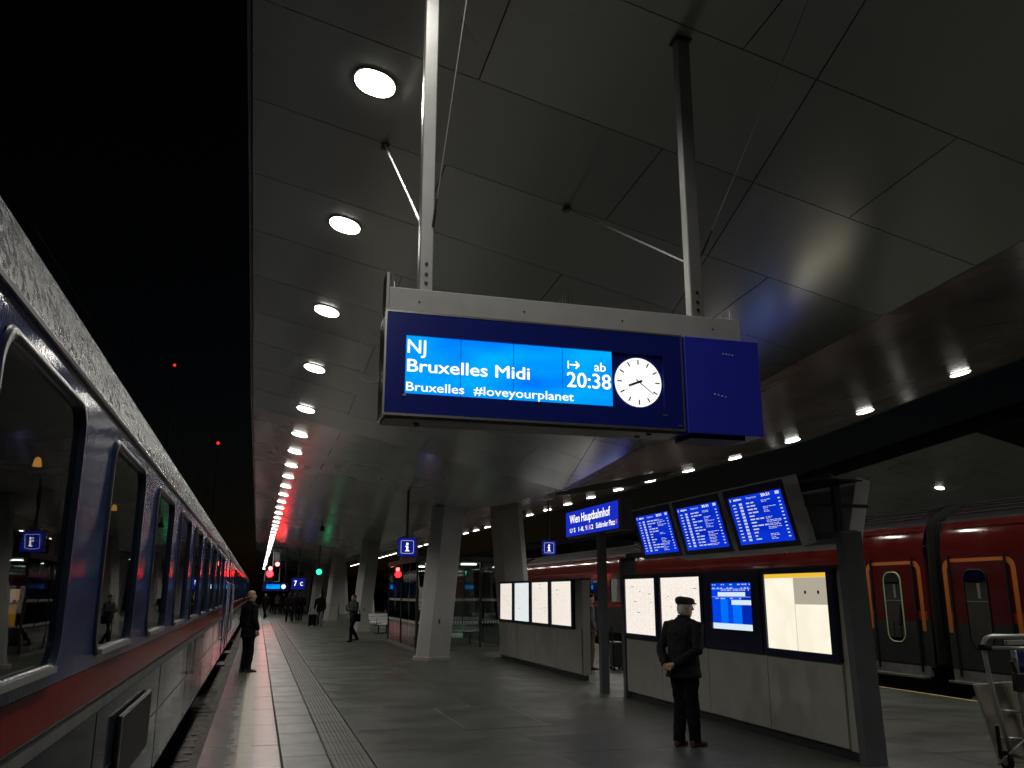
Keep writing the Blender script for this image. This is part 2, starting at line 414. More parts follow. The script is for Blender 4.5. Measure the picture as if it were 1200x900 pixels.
rest = MB(); rest.box(PX0+.006, PX0+.854, y, 240, -.17, 0); tag(rest.build('edge_slab_run', M['wet_edge'], plat), kind='stuff')
L_strip = .84
me_strip = slab_mesh(.50, L_strip, M['paving_light'], 'strip_slab')
y = 2.81; y0s = y
while y < 44: new_obj('strip_slab', me_strip, plat, (.365, y, random.uniform(-.0015,.0015))); y += L_strip
rest = MB(); rest.box(.371,.859,y,240,-.08,0); rest.box(.371,.859,-12,y0s-.006,-.08,0); tag(rest.build('strip_slab_run', M['paving_light'], plat), kind='stuff')
# ribbed guiding slabs
tm = MB(); l = .84
tm.box(.005,.425,.005,l-.005,-.08,-.006)
for q in range(8):
    xx = .03 + q*.0485
    tm.ext([(xx-.017,.008,-.0065),(xx+.017,.008,-.0065),(xx+.012,.008,.0005),(xx-.012,.008,.0005)][::-1], (0,l-.016,0))
me_t = tm.mesh('guiding_slab', M['tactile'])
y = y0s
while y < 44: new_obj('guiding_slab', me_t, plat, (.87, y, 0)); y += l
rest = MB(); rest.box(.876,1.294,y,240,-.08,-.002); tag(rest.build('guiding_slab_run', M['tactile'], plat), kind='stuff')
# paving slabs
rnd = random.Random(11)
PW, PL = 2.05, 1.16
mes = [slab_mesh(PW, PL, M['paving'], 'paving_slab', gap=.003, bev=.0015), slab_mesh(PW, PL, M['paving_b'], 'paving_slab', gap=.003, bev=.0015)]
yy = 2.81; ci = 0
while yy < 36:
    for q in range(5):
        xa = 1.305 + q*PW
        new_obj('paving_slab', mes[0 if rnd.random() < .6 else 1], plat, (xa, yy, rnd.uniform(-.0012,.0012)))
    yy += PL
rest = MB(); rest.box(1.31,11.55,yy,240,-.08,0); rest.box(1.31,11.55,-12,2.804,-.08,0)
tag(rest.build('paving_run', M['paving'], plat), kind='stuff')
line = MB(); line.box(-.105,.045,-12,240,0,.0055); tag(line.build('painted_line', M['cream'], plat), kind='structure')
eb = MB(); eb.box(11.56,PX1,-12,240,-.17,-.001); eb.build('edge_kerb', M['concrete_side'], plat)
yl = MB(); yl.box(11.585,11.655,-12,240,0,.004); yl.build('painted_line', M['yellow_line'], plat)
# inspection cover with pale metal frame in the paving
ic = thing('floor_hatch', 'rectangular paved hatch with thin metal frame set in the platform floor', 'hatch', (2.75, 11.7, .0015))
fr = MB()
for a in ((0,.02,0,2.2),(1.15,1.17,0,2.2),(.02,1.15,0,.02),(.02,1.15,2.18,2.2)): fr.box(a[0],a[1],a[2],a[3],-.002,.0045)
fr.build('metal_frame', M['steel'], ic); hp = MB(); hp.box(.022,1.148,.022,2.178,-.002,.003); hp.build('paving_lid', M['paving_b'], ic)

# ================================================================== canopy
XC, HW = 5.6, 5.93
def ze(y): return 5.05 + .0667*(YF-y) if y < YF else 5.05 + .0006*(y-YF)
def zv(y):
    if y < YF: return ze(y) - 1.334
    if y < 24.6: return 3.716 + (4.02-3.716)*(y-YF)/(24.6-YF)
    return 4.02
def zc(x, y):
    t = min(1, abs(x-XC)/HW); return zv(y) + (ze(y)-zv(y))*t
PITCH = 1.165
def clip(poly, a, b, c):
    """keep a*x+b*y<=c"""
    out = []; n = len(poly)
    for i in range(n):
        p, q = poly[i], poly[(i+1)%n]; dp = a*p[0]+b*p[1]-c; dq = a*q[0]+b*q[1]-c
        if dp <= 0: out.append(p)
        if (dp < 0) != (dq < 0) and dp != dq:
            s = dp/(dp-dq); out.append((p[0]+(q[0]-p[0])*s, p[1]+(q[1]-p[1])*s))
    return out
def area(p): return .5*sum(p[i][0]*p[(i+1)%len(p)][1]-p[(i+1)%len(p)][0]*p[i][1] for i in range(len(p)))
def inset(poly, d):
    n = len(poly); out = poly
    if area(poly) < 0: poly = poly[::-1]; out = poly
    for i in range(n):
        p, q = poly[i], poly[(i+1)%n]; ex, ey = q[0]-p[0], q[1]-p[1]; L = math.hypot(ex, ey)
        if L < 1e-6: continue
        nx, ny = ey/L, -ex/L
        out = clip(out, nx, ny, nx*p[0]+ny*p[1]-d)
        if len(out) < 3: return []
    return out
def panel_prism(poly, d=.0045, th=.016):
    q = inset(poly, d)
    if len(q) < 3 or abs(area(q)) < .02: return None
    n = len(q); m = MB()
    cxp = sum(p[0] for p in q)/n; cyp = sum(p[1] for p in q)/n; cz = zc(cxp, cyp)
    vs = [(p[0]-cxp, p[1]-cyp, zc(*p)-cz) for p in q] + [(p[0]-cxp, p[1]-cyp, zc(*p)-cz+th) for p in q]
    m.add(vs, [tuple(range(n-1,-1,-1)), tuple(range(n,2*n))] + [(i,(i+1)%n,(i+1)%n+n,i+n) for i in range(n)])
    return m, (cxp, cyp, cz)
crease = lambda y: 3.16 + (y-3.55)*.2          # expansion joint running to the low point of the fold
canopy = thing('platform_canopy', 'folded grey metal panel canopy roofing the platform above the departure board', 'canopy', (0, 0, 0))
PANELS = []
xl, xr = XC-HW, XC+HW
def add_panel(poly, parent):
    r = panel_prism(poly)
    if not r: return
    m, c = r
    o = m.build('ceiling_panel', M['ceiling'], parent, c); PANELS.append(o)
kmin = -18
for k in range(-17, 17):
    ya, yb = YF + k*PITCH, YF + (k+1)*PITCH
    left = [(xl+.02,ya),(XC,ya),(XC,yb),(xl+.02,yb)]
    js = [1.30, 4.38] if (k % 2) == 0 else [2.755]
    pieces = [left]
    if k < 0:
        # line x - .2y = c
        cst = 3.16 - .2*3.55
        pieces = [clip(left, 1, -.2, cst), clip(left, -1, .2, -cst)]
    out = []
    for p in pieces:
        if len(p) < 3: continue
        cur = [p]
        for j in js:
            nxt = []
            for q in cur:
                a_, b_ = clip(q,1,0,j), clip(q,-1,0,-j)
                # no slivers beside the expansion joint
                if len(a_) > 2 and len(b_) > 2 and abs(area(a_)) > .35 and abs(area(b_)) > .35: nxt += [a_, b_]
                else: nxt.append(q)
            cur = nxt
        out += cur
    for p in out: add_panel(p, canopy)
    right = [(XC,ya),(xr-.02,ya),(xr-.02,yb),(XC,yb)]
    js = [8.45] if (k % 2) == 0 else [7.1, 9.9]
    cur = [right]
    for j in js:
        nxt = []
        for q in cur: nxt += [clip(q,1,0,j), clip(q,-1,0,-j)]
        cur = nxt
    for p in cur: add_panel(p, canopy)
# far stretch: long sheets, then the solid deck behind all panels
yend = YF + 17*PITCH
far = MB()
ys = [yend, 45, 60, 80, 110, 150, 200]
for a, b in zip(ys, ys[1:]):
    for (xa, xb) in ((xl+.02, XC), (XC, xr-.02)):
        far.quad((xa,a,zc(xa,a)),(xa,b,zc(xa,b)),(xb,b,zc(xb,b)),(xb,a,zc(xb,a)))
tag(far.build('far_ceiling_sheet', M['ceiling'], canopy), kind='stuff')
deck = MB()
ys = [-8, YF, 24.6, 45, 200]
sec = lambda y: [(xl,y,ze(y)+.035),(XC,y,zv(y)+.035),(xr,y,ze(y)+.035),(xr,y,ze(y)+.45),(XC,y,ze(y)+.55),(xl,y,ze(y)+.45)]
deck.loft([sec(y) for y in ys]); deck.build('roof_deck', M['backing'], canopy)
fas = MB()
for x0, x1 in ((xl-.012, xl+.012), (xr-.012, xr+.012)):
    for a, b in zip(ys, ys[1:]):
        fas.add([(x0,a,ze(a)-.015),(x1,a,ze(a)-.015),(x1,b,ze(b)-.015),(x0,b,ze(b)-.015),(x0,a,ze(a)+.47),(x1,a,ze(a)+.47),(x1,b,ze(b)+.47),(x0,b,ze(b)+.47)],
                [(0,1,2,3),(7,6,5,4),(0,4,5,1),(1,5,6,2),(2,6,7,3),(3,7,4,0)])
fas.build('fascia', M['fascia'], canopy)

# neighbouring canopy over the next platform (same build, its fold lies farther on)
NX, NY = 20.4, 24.0
canopy2 = thing('platform_canopy', 'grey panel canopy of the next platform beyond the red train', 'canopy', (NX, NY, 0))
for o in PANELS:
    if o.location.y + NY > 5 and o.location.y < 8 and o.location.x < XC:
        c = o.copy(); C.objects.link(c); c.parent = canopy2
for nm in ('roof_deck', 'fascia'):
    c = bpy.data.objects[nm].copy(); C.objects.link(c); c.parent = canopy2
f2 = MB(); ys2 = [YF+7*PITCH, 45, 150]
for a, b in zip(ys2, ys2[1:]):
    f2.quad((xl+.02,a,zc(xl,a)),(xl+.02,b,zc(xl,b)),(XC,b,zc(XC,b)),(XC,a,zc(XC,a)))
f2.quad((XC,-8,zc(XC,-8)),(XC,150,zc(XC,150)),(xr,150,zc(xr,150)),(xr,-8,zc(xr,-8)))
tag(f2.build('far_ceiling_sheet', M['ceiling'], canopy2), kind='stuff')

# ------------------------------------------------------------------ luminaires
def luminaire_meshes(w=.31, l=.29):
    ring = MB(); n = 24; rr = rrect(w, l, .135, 5); ro = rrect(w+.022, l+.022, .145, 5); n = len(rr)
    ring.loft([[(x,y,.004) for x,y in ro], [(x,y,-.012) for x,y in ro], [(x,y,-.012) for x,y in rr], [(x,y,.004) for x,y in rr]], caps=False)
    d = MB(); d.loft([[(x*f,y*f,z) for x,y in rr] for f, z in ((1,-.008),(.97,-.018),(.86,-.027),(.62,-.032),(.3,-.034))], caps=False); d.add([(x*.3,y*.3,-.034) for x,y in rr], [tuple(range(n-1,-1,-1))])
    return ring.mesh('trim_ring', M['silver']), d.mesh('diffuser', M['lamp'], True)
me_ring, me_diff = luminaire_meshes()
SP = 2.32
LAMP = bpy.data.lights.new('downlight', 'SPOT'); LAMP.energy = 112; LAMP.color = (1.0,.965,.88); LAMP.spot_size = R(158); LAMP.spot_blend = .35; LAMP.shadow_soft_size = .13
def luminaire(x, y, label, group, side, z=None):
    o = thing('ceiling_light', label, 'ceiling light', (x, y, (zc(x, y) if z is None else z) - .002), 0, group)
    sl = math.atan((ze(y)-zv(y))/HW)
    sy = math.atan(.0667) if y < YF else 0
    o.rotation_euler = (-sy, sl*side, 0)
    new_obj('trim_ring', me_ring, o); new_obj('diffuser', me_diff, o)
    if y < 75: new_obj('lamp', LAMP, o, (0, 0, -.075))
    return o
for k in range(-4, 52):
    yL = 5.80 + SP*k
    if k < 0: lab = 'round ceiling light of the train side row, behind the camera'
    elif k < 12: lab = '%s round white ceiling light from the top of the row beside the train' % ORD[k]
    else: lab = 'small far ceiling light in the crowded distant end of the row beside the train'
    luminaire(.60, yL, lab, 'ceiling lights in the row beside the blue train', 1)
for k in range(-6, 42):
    yR = 10.72 + SP*k
    if k < 0: lab = 'round ceiling light of the right canopy edge row, out of the picture'
    elif k < 10: lab = '%s small ceiling light from the right along the right canopy edge' % ORD[k]
    else: lab = 'tiny distant ceiling light at the far end of the right canopy edge row'
    luminaire(10.58, yR, lab, 'ceiling lights along the right canopy edge', -1)
for k, yy in enumerate((24.9, 33.5, 42, 51)):
    o = thing('ceiling_light', 'single cool white light in the neighbouring canopy above the red train' if k == 0 else 'far light in the neighbouring canopy hidden behind the red train', 'ceiling light', (23.02, yy, 0), 0, 'lights of the neighbouring canopy')
    o.location.z = zc(23.02-NX, yy-NY) - .002; o.rotation_euler = (0, .22, 0)
    new_obj('trim_ring', me_ring, o); new_obj('diffuser', me_diff, o); new_obj('lamp', LAMP, o, (0, 0, -.075))
for k in range(7):  # added lamps out of view; their floor bounce lifts the neighbouring ceiling
    yy = 3 + 2.32*k
    o = thing('ceiling_light', 'unseen lamp added to brighten the neighbouring canopy, outside the picture on the right', 'ceiling light', (NX+.60, yy, zc(.60, yy-NY)-.002), 0, 'lights of the neighbouring canopy')
    o.rotation_euler = (0, .22, 0)
    new_obj('trim_ring', me_ring, o); new_obj('diffuser', me_diff, o); new_obj('lamp', LAMP, o, (0, 0, -.075))
for k in range(9):  # unseen far row, added so its spill brightens the next platform and roof
    yy = 12 + 4.64*k
    o = thing('ceiling_light', 'hidden lamp added on the far edge to brighten the neighbouring canopy', 'ceiling light', (NX+10.58, yy, zc(10.58, yy-NY)-.002), 0, 'lights of the neighbouring canopy')
    o.rotation_euler = (0, -.22, 0)
    new_obj('trim_ring', me_ring, o); new_obj('diffuser', me_diff, o); new_obj('lamp', LAMP, o, (0, 0, -.075))

# ------------------------------------------------------------------ columns
def column(xb, xt, yc, side, label):
    t = thing('roof_column', label, 'column', (xb, yc, 0), 0, 'paired leaning concrete columns down the platform')
    def sec(cx, z, s=1.0):
        # front face flat, outer flank splayed
        p = [(-.28,-.5),(.28,-.5),(.28,.5),(-.28,.5),(-.52,.12),(-.52,-.12)]
        return [(cx + side*-1*px*s*(1 if side < 0 else 1) if side > 0 else cx + px*s, py*s, z) for px, py in p]
    dz = zc(xt, yc) + .03
    m = MB(); rings = []
    for z, f in ((0,0),(dz,1)):
        rings.append(sec((xt-xb)*f, z))
    m.loft(rings); m.build('shaft', M['column'], t, bevel=.012)
    p = MB(); p.loft([sec(0, 0, 1.12), sec(0, .085, 1.12), sec(.01*side*-1, .10, 1.07)]); p.build('plinth', M['plinth'], t)
    h = MB(); h.box(-.02,.02,-.512,-.495,.95,1.07) ; h.build('inspection_plate', M['dark_metal'], t)
    return t
for i in range(7):
    yc = 23.9 + 17.4*i
    w = ['nearest', 'second', 'third', 'fourth', 'fifth', 'sixth', 'farthest'][i]
    column(4.74, 5.11, yc, -1, '%s pale leaning concrete column of the row on the train side' % w)
    column(7.02, 6.66, yc, 1, '%s pale leaning concrete column of the row on the right' % w)

# ================================================================== trains
def coach(name, label, xs, sgn, y0, y1, spec):
    """one railway coach. xs: x of the platform-side wall, sgn: -1 body extends to -x, +1 to +x"""
    t = thing(name, label, 'train coach', (xs, y0, 0), 0, spec['group'])
    L = y1 - y0; W = 2.86
    X = lambda d: sgn*d                      # d = depth into the body
    # roof and cantrail, lofted along the coach
    prof = spec['roof']
    pr = [(X(d), z) for d, z in prof] + [(X(W-d), z) for d, z in prof[::-1]]
    m = MB(); m.loft([[(x, 0, z) for x, z in pr], [(x, L, z) for x, z in pr]], caps=False, closed=False)
    rf = m.build('roof', spec['m_roof'], t, smooth=True)
    if spec.get('ribs'):
        rb = MB()
        for d, z in spec['ribs']:
            rb.tube([(X(d), .2, z), (X(d), L-.2, z)], .018, 6)
        rb.build('roof_rib', spec['m_roof_rib'], rf)
    if spec.get('upper'):
        m = MB(); up = [(X(d), z) for d, z in spec['upper']]
        m.loft([[(x, 0, z) for x, z in up], [(x, L, z) for x, z in up]], caps=False, closed=False)
        m.build('cantrail_band', spec['m_upper'], t, smooth=True)
    # drip rail
    m = MB(); m.tube([(X(-.008), .05, prof[0][1]+.004), (X(-.008), L-.05, prof[0][1]+.004)], .011, 6); m.build('drip_rail', spec['m_rail'], t)
    # side wall: window band cut into pillars, then plain bands
    zt, zb = spec['band']; wz0, wz1 = spec['win_z']; th = .06
    wins = [(a-y0, b-y0) for a, b in spec['wins'] if a > y0+.3 and b < y1-.3]
    def wall(x0, x1, ya, yb, za, zb_): return (min(x0,x1), max(x0,x1), ya, yb, za, zb_)
    m = MB()
    if wins:
        m.box(*wall(0, X(th), 0, L, wz1, zt)); m.box(*wall(0, X(th), 0, L, zb, wz0))
        prev = 0
        for a, b in wins:
            m.box(*wall(0, X(th), prev, a, wz0, wz1)); prev = b
        m.box(*wall(0, X(th), prev, L, wz0, wz1))
    else: m.box(*wall(0, X(th), 0, L, zb, zt))
    m.build('side_wall', spec['m_side'], t)
    for nm, za, zb_, mt, proud in spec['bands']:
        m = MB(); m.box(*wall(-sgn*proud*0 - X(proud), X(th), 0, L, za, zb_)); m.build(nm, mt, t)
    # far wall and ends
    m = MB(); m.box(*wall(X(W-th), X(W), 0, L, .35, prof[0][1]+.02)); m.build('far_wall', spec['m_side'], t)
    for ya, yb in ((0, .05), (L-.05, L)):
        m = MB(); poly = [(X(.0), ya, .45)] + [(x, ya, z) for x, z in pr] + [(X(W), ya, .45)]
        m.ext(poly if sgn < 0 else poly[::-1], (0, yb-ya, 0)); m.build('end_wall', spec['m_end'], t)
    # inside
    m = MB(); m.box(*wall(X(.08), X(W-.08), .1, L-.1, .60, .66)); m.box(*wall(X(1.05), X(1.09), .1, L-.1, .66, 2.9))
    m.box(*wall(X(.08), X(W-.08), .1, L-.1, 2.62, 2.66)); m.build('interior', M['interior'], t)
    # windows
    if wins:
        ww = wins[0][1]-wins[0][0]; hh = wz1-wz0
        fm = MB(); o = rrect(ww+.055, hh+.055, .13); i = rrect(ww-.02, hh-.02, .10); n = len(o)
        ring = lambda poly, d: [(X(d), y_, z_) for y_, z_ in poly]
        fm.loft([ring(o, -.0005), ring(rrect(ww+.035,hh+.035,.12), -.010), ring(i, -.010), ring(i, .05)], caps=False)
        me_f = fm.mesh('window_frame', M['frame'], True)
        gm = MB(); gp = rrect(ww-.02, hh-.02, .10); gm.add([(X(.012), a, b) for a, b in gp], [tuple(range(n))]); me_g = gm.mesh('pane', M['win_glass'])
        sm = MB(); sm.box(*wall(X(-.026), X(-.004), -ww/2+.09, ww/2-.09, -hh/2-.016, -hh/2+.006)); me_s = sm.mesh('sill', M['silver'])
        lm = MB(); lm.tube([(0,0,-.018),(0,0,.008),(0,0,.016)], [.016,.012,.005], 10); me_l = lm.mesh('reading_lamp', M['warm'])
        for q, (a, b) in enumerate(wins):
            w = new_obj('window', me_f, t, (0, (a+b)/2, (wz0+wz1)/2))
            new_obj('pane', me_g, w); new_obj('sill', me_s, w)
            if spec.get('lamps') and a+y0 < 12:
                new_obj('reading_lamp', me_l, w, (X(.11), .42 if a+y0 < 3 else .30, .25))
    for fn in spec.get('extra', []): fn(t, X, y0, L)
    # underframe, wheels and bogies
    m = MB(); m.box(*wall(X(.30), X(W-.30), .4, L-.4, -.18, .40)); m.build('underframe', M['under'], t)
    for yb in (3.2, L-3.2):
        m = MB(); m.box(*wall(X(.42), X(.56), yb-1.75, yb+1.75, -.32, -.12)); m.box(*wall(X(W-.56), X(W-.42), yb-1.75, yb+1.75, -.32, -.12))
        bo = m.build('bogie_frame', M['under'], t)
        for wy in (yb-1.25, yb+1.25):
            for d in (.62, W-.75):
                wm = MB(); wm.tube([(X(d), wy, -.09), (X(d+.13), wy, -.09)], .46, 24); wm.build('wheel', M['dark_metal'], bo)
    return t

roof_blue = [(0,2.55),(.012,2.63),(.05,2.76),(.105,2.88),(.19,3.005),(.33,3.16),(.55,3.31),(.9,3.43),(1.43,3.47)]
def hatch(ya, yb, za, zb):
    def f(t, X, y0, L):
        if ya < y0 or yb > y0+L: return
        h = MB(); h.box(min(X(-.03),X(-.005)), max(X(-.03),X(-.005)), ya-y0, yb-y0, za, zb); o = h.build('service_hatch', M['black'], t, bevel=.012)
        r = MB(); r.tube([(X(-.032), ya-y0+.02, za+.02), (X(-.032), ya-y0+.02, zb-.01), (X(-.032), yb-y0-.02, zb-.01), (X(-.032), yb-y0-.02, za+.02)], .007, 6); r.build('hatch_rim', M['silver'], o)
    return f
def coach_door(yc, w=.95, m_leaf='navy'):
    def f(t, X, y0, L):
        a = yc-y0
        if a < .2 or a > L-.2: return
        d = MB(); d.box(min(X(-.012),X(.0)), max(X(-.012),X(.0)), a-w/2, a+w/2, .42, 2.42); o = d.build('door', M[m_leaf], t, bevel=.006)
        g_ = MB(); g_.ext([(X(-.016), a+y_, 1.85+z_) for y_, z_ in rrect(.42,.78,.12)], (X(.003),0,0)); g_.build('door_window', M['win_glass'], o)
        for s in (-1, 1):
            hb = MB(); hb.tube([(X(-.012), a+s*(w/2+.07), .75), (X(-.06), a+s*(w/2+.07), .80), (X(-.06), a+s*(w/2+.07), 1.95), (X(-.012), a+s*(w/2+.07), 2.0)], .014, 8); hb.build('grab_rail', M['silver'], o)
        st = MB(); st.box(min(X(-.10),X(.1)), max(X(-.10),X(.1)), a-w/2, a+w/2, .20, .24); st.build('step', M['dark_metal'], o)
    return f
def band_lines(t, X, y0, L):
    m = MB()
    for z in (.86, 1.262): m.box(min(X(-.004),X(0)), max(X(-.004),X(0)), .05, L-.05, z, z+.008)
    m.build('panel_seam', M['black'], t)
    yy = 1.2
    while yy < L-1:
        v_ = MB(); v_.box(min(X(-.0025),X(0)), max(X(-.0025),X(0)), yy, yy+.007, .43, 1.19); v_.build('panel_joint', M['black'], t); yy += 2.88
blue = dict(group='coaches of the blue night train', roof=roof_blue, m_roof=M['wet_roof'], m_rail=M['silver'], band=(2.552, 1.425), win_z=(1.49, 2.45),
            m_side=M['navy'], m_end=M['under'], lamps=True,
            bands=[('red_stripe', 1.275, 1.422, M['coach_red'], 0.0), ('grey_strip', 1.20, 1.272, M['step_grey'], 0.0), ('lower_panel', .42, 1.197, M['coach_grey'], 0.0)],
            wins=[(.585+1.92*k-5.76, .585+1.92*k+1.16-5.76) for k in range(0, 26) if k not in (12,)],
            extra=[hatch(5.36, 6.76, .72, 1.10), coach_door(20.9), coach_door(24.9), band_lines])
blue['wins'] = [(2.48+1.92*k, 2.48+1.92*k+1.16) for k in range(-4, 9)] + [(27+1.92*k, 28.16+1.92*k) for k in range(0, 11)] + [(54+1.92*k, 55.16+1.92*k) for k in range(0, 6)]
coach('train_coach', 'nearest blue night train coach with red stripe and big dark windows', -.7, -1, -8.0, 22.3, blue)
coach('train_coach', 'second blue night train coach beyond the gap beside the standing man', -.7, -1, 23.2, 50.2, blue)
coach('train_coach', 'farthest blue night train coach near the red signal', -.7, -1, 51.1, 78, blue)
for yg in (22.3, 50.2):
    gw = thing('gangway_bellows', 'black rubber gangway bellows between the first two blue coaches' if yg < 30 else 'black rubber gangway bellows far down the blue train', 'bellows', (-2.13, yg, 0))
    for q in range(6):
        m = MB(); pts = [(x_, .09+.14*q, 1.75+z_) for x_, z_ in rrect(1.5, 2.7, .25)]; pts.append(pts[0]); m.tube(pts, .07, 8); m.build('fold', M['rubber'], gw)

roof_red = [(.17,3.02),(.24,3.12),(.40,3.26),(.65,3.38),(1.0,3.45),(1.43,3.47)]
upper_red = [(0,2.42),(.005,2.52),(.02,2.64),(.055,2.80),(.105,2.92),(.17,3.02)]
def red_door(ya, yb, wa, wb, green):
    def f(t, X, y0, L):
        a, b = ya-y0, yb-y0
        if a < 0 or b > L: return
        lo = min(X(-.02), X(.0)); hi = max(X(-.02), X(.0))
        d = MB(); d.box(lo, hi, a+.2, b-.2, .42, 2.30); o = d.build('door', M['red_body'], t, bevel=.01)
        lowd = MB(); lowd.box(X(-.023) if X(-1) < 0 else 0, X(-.0205) if X(-1) < 0 else .023, a+.21, b-.21, .44, 1.22) if X(-1) < 0 else lowd.box(.0205,.023,a+.21,b-.21,.44,1.22)
        lowd.build('door_lower_panel', M['anthracite'], o)
        # painted orange surround
        s = MB(); w = .10; x0, x1 = X(-.012), X(-.001); x0, x1 = min(x0,x1), max(x0,x1)
        oy = rrect(b-a, 3.0, .18); iy = rrect(b-a-2*w, 3.0-2*w, .10)
        cy0 = (a+b)/2; top = 2.36
        n6 = 6
        out_ = [(y_, z_-1.5) for y_, z_ in oy[:2*n6]]; in_ = [(y_, z_-1.5) for y_, z_ in iy[:2*n6]]
        po = [(b-cy0, 1.05-top)] + out_ + [(a-cy0, 1.05-top)]
        pi = [(b-cy0-w, 1.05-top)] + [(y_, z_) for y_, z_ in in_] + [(a-cy0+w, 1.05-top)]
        vs = []
        for (py, pz), (qy, qz) in zip(po, pi):
            vs += [(X(-.006), cy0+py, top+pz), (X(-.006), cy0+qy, top+qz)]
        s.add(vs, [(2*i, 2*i+1, 2*i+3, 2*i+2) for i in range(len(po)-1)])
        s.build('orange_surround', M['orange'], t)
        g_ = MB(); wy = (wa+wb)/2-y0; ww = wb-wa
        pg = rrect(ww, 1.30, .16); g_.ext([(X(-.030), wy+p, 1.49+q) for p, q in pg], (X(.004),0,0)); wo = g_.build('door_window', M['win_glass'], o)
        ringp = [(X(-.028), wy+p, 1.49+q) for p, q in rrect(ww+.03, 1.33, .17)]; ringp.append(ringp[0]); r = MB(); r.tube(ringp, .014, 6); r.build('window_rim', M['green_line'] if green else M['black'], wo)
        one = text('1', .07, .26, M['step_grey'], wo, frame4((X(-.036), wy-.03 if X(-1) < 0 else wy, 1.66), (0,-1,0), (0,0,1)))
        bar = MB(); bar.box(min(X(-.036),X(-.031)), max(X(-.036),X(-.031)), wy-ww/2, wy+ww/2, 1.60, 1.615); bar.build('window_bar', M['step_grey'], wo)
        for yy_ in (a+.19, b-.19): dr = MB(); dr.tube([(X(-.03), yy_, .30), (X(-.03), yy_, 2.42)], .022, 6); dr.build('door_seal', M['rubber'], o)
        st = MB(); st.box(min(X(-.20),X(.05)), max(X(-.20),X(.05)), a+.05, b-.05, .20, .235); st.box(min(X(-.012),X(.05)), max(X(-.012),X(.05)), a, b, .235, .415); st.build('door_step', M['step_grey'], o)
    return f
def red_stripes(t, X, y0, L):
    m = MB(); m.box(min(X(-.003),X(.0)), max(X(-.003),X(.0)), .05, L-.05, 1.26, 1.42); m.build('bright_red_stripe', M['red_bright'], t)
red = dict(group='coaches of the red train', roof=roof_red, upper=upper_red, m_upper=M['red_body'], m_roof=M['roof_dark'], m_rail=M['roof_dark'], band=(2.425, 1.255), win_z=(1.45, 2.25),
           ribs=[(.30,3.185),(.40,3.265),(.52,3.33),(.65,3.385),(.8,3.42),(1.0,3.455)], m_roof_rib=M['roof_dark'],
           m_side=M['red_body'], m_end=M['under'], bands=[('lower_panel', .40, 1.252, M['anthracite'], 0.0)],
           wins=[(16.4+1.95*k, 17.7+1.95*k) for k in range(0, 10)] + [(9.6-1.95*k, 10.9-1.95*k) for k in range(0, 5)][::-1],
           extra=[red_door(13.93, 15.50, 14.50, 14.95, True), red_door(11.72, 13.36, 12.36, 12.84, False), red_stripes])
red['wins'] = sorted(red['wins'])
coach('train_coach', 'red train coach with green rimmed door window left of the black gap', 12.2, 1, 13.82, 40.2, red)
coach('train_coach', 'red train coach with orange framed door right of the black gap', 12.2, 1, -6.0, 13.38, red)
coach('train_coach', 'distant red train coach farther up the right hand track', 12.2, 1, 40.9, 67, red)
gw = thing('gangway_bellows', 'black rubber gangway bellows between the two red coaches', 'bellows', (13.63, 13.38, 0))
for q in range(4):
    m = MB(); pts = [(x_, .06+.107*q, 1.85+z_) for x_, z_ in rrect(2.15, 2.6, .35)]; pts.append(pts[0]); m.tube(pts, .06, 8); m.build('fold', M['rubber'], gw)

# ================================================================== hanging departure board
BY = 4.2
bd = thing('departure_board', 'hanging blue departure board with lit cyan screen reading Bruxelles Midi and white clock', 'departure board', (1.38, BY, 2.6))
O = Vector((1.38, BY, 2.6))
def L(x0,x1,y0,y1,z0,z1): return (x0-O.x, x1-O.x, y0-O.y, y1-O.y, z0-O.z, z1-O.z)
X0, X1, Z0, Z1 = .538, 2.222, 2.620, 3.176
m = MB(); m.box(*L(X0+.006,X1-.004,BY+.045,BY+.25,Z0+.004,Z1-.004)); m.build('housing', M['silver'], bd, bevel=.008)
m = MB(); m.box(*L(X0,X1,BY+.004,BY+.03,Z0,Z0+.012)); m.box(*L(X0,X1,BY+.004,BY+.03,Z1-.010,Z1)); m.box(*L(X0,X0+.010,BY+.004,BY+.03,Z0+.012,Z1-.010)); m.box(*L(X1-.010,X1,BY+.004,BY+.03,Z0+.012,Z1-.010))
m.box(*L(X0+.004,X0+.010,BY+.03,BY+.046,Z0+.004,Z1-.004)); m.build('front_rim', M['silver'], bd)
sx0, sx1, sz0, sz1 = .650, 1.797, 2.737, 3.047
cx_, cz_ = 1.952, 2.886
m = MB()   # front sheet with the screen opening and the clock recess
a0, a1, b0, b1 = X0+.0105, X1-.0105, Z0+.0125, Z1-.0105
m.box(*L(a0,sx0,BY+.006,BY+.022,b0,b1)); m.box(*L(sx0,2.10,BY+.006,BY+.022,sz1,b1)); m.box(*L(sx0,2.10,BY+.006,BY+.022,b0,sz0)); m.box(*L(2.10,a1,BY+.006,BY+.022,b0,b1))
m.build('front_sheet', M['board_blue'], bd)
m = MB(); m.box(*L(sx1+.002,2.10,BY+.028,BY+.034,sz0,sz1)); m.build('clock_recess', M['board_blue'], bd)
xs_ = [sx0, .943, 1.230, 1.508, sx1]
for a, b in zip(xs_, xs_[1:]):
    m = MB(); m.box(*L(a+.0022, b-.0022, BY+.020, BY+.026, sz0, sz1)); m.build('screen', M['screen_cyan'], bd)
m = MB(); m.box(*L(sx0-.01, sx1+.001, BY+.030, BY+.036, sz0-.01, sz1+.01)); m.build('screen_backing', M['seam'], bd)
UX, UZ = (1,0,0), (0,0,1)
def bt(body, x0, x1, zb, cap, bold=.02):
    return text(body, x1-x0, cap, M['lettering'], bd, frame4(Vector((x0, BY+.0175, zb))-O, UX, UZ), bold*.55)
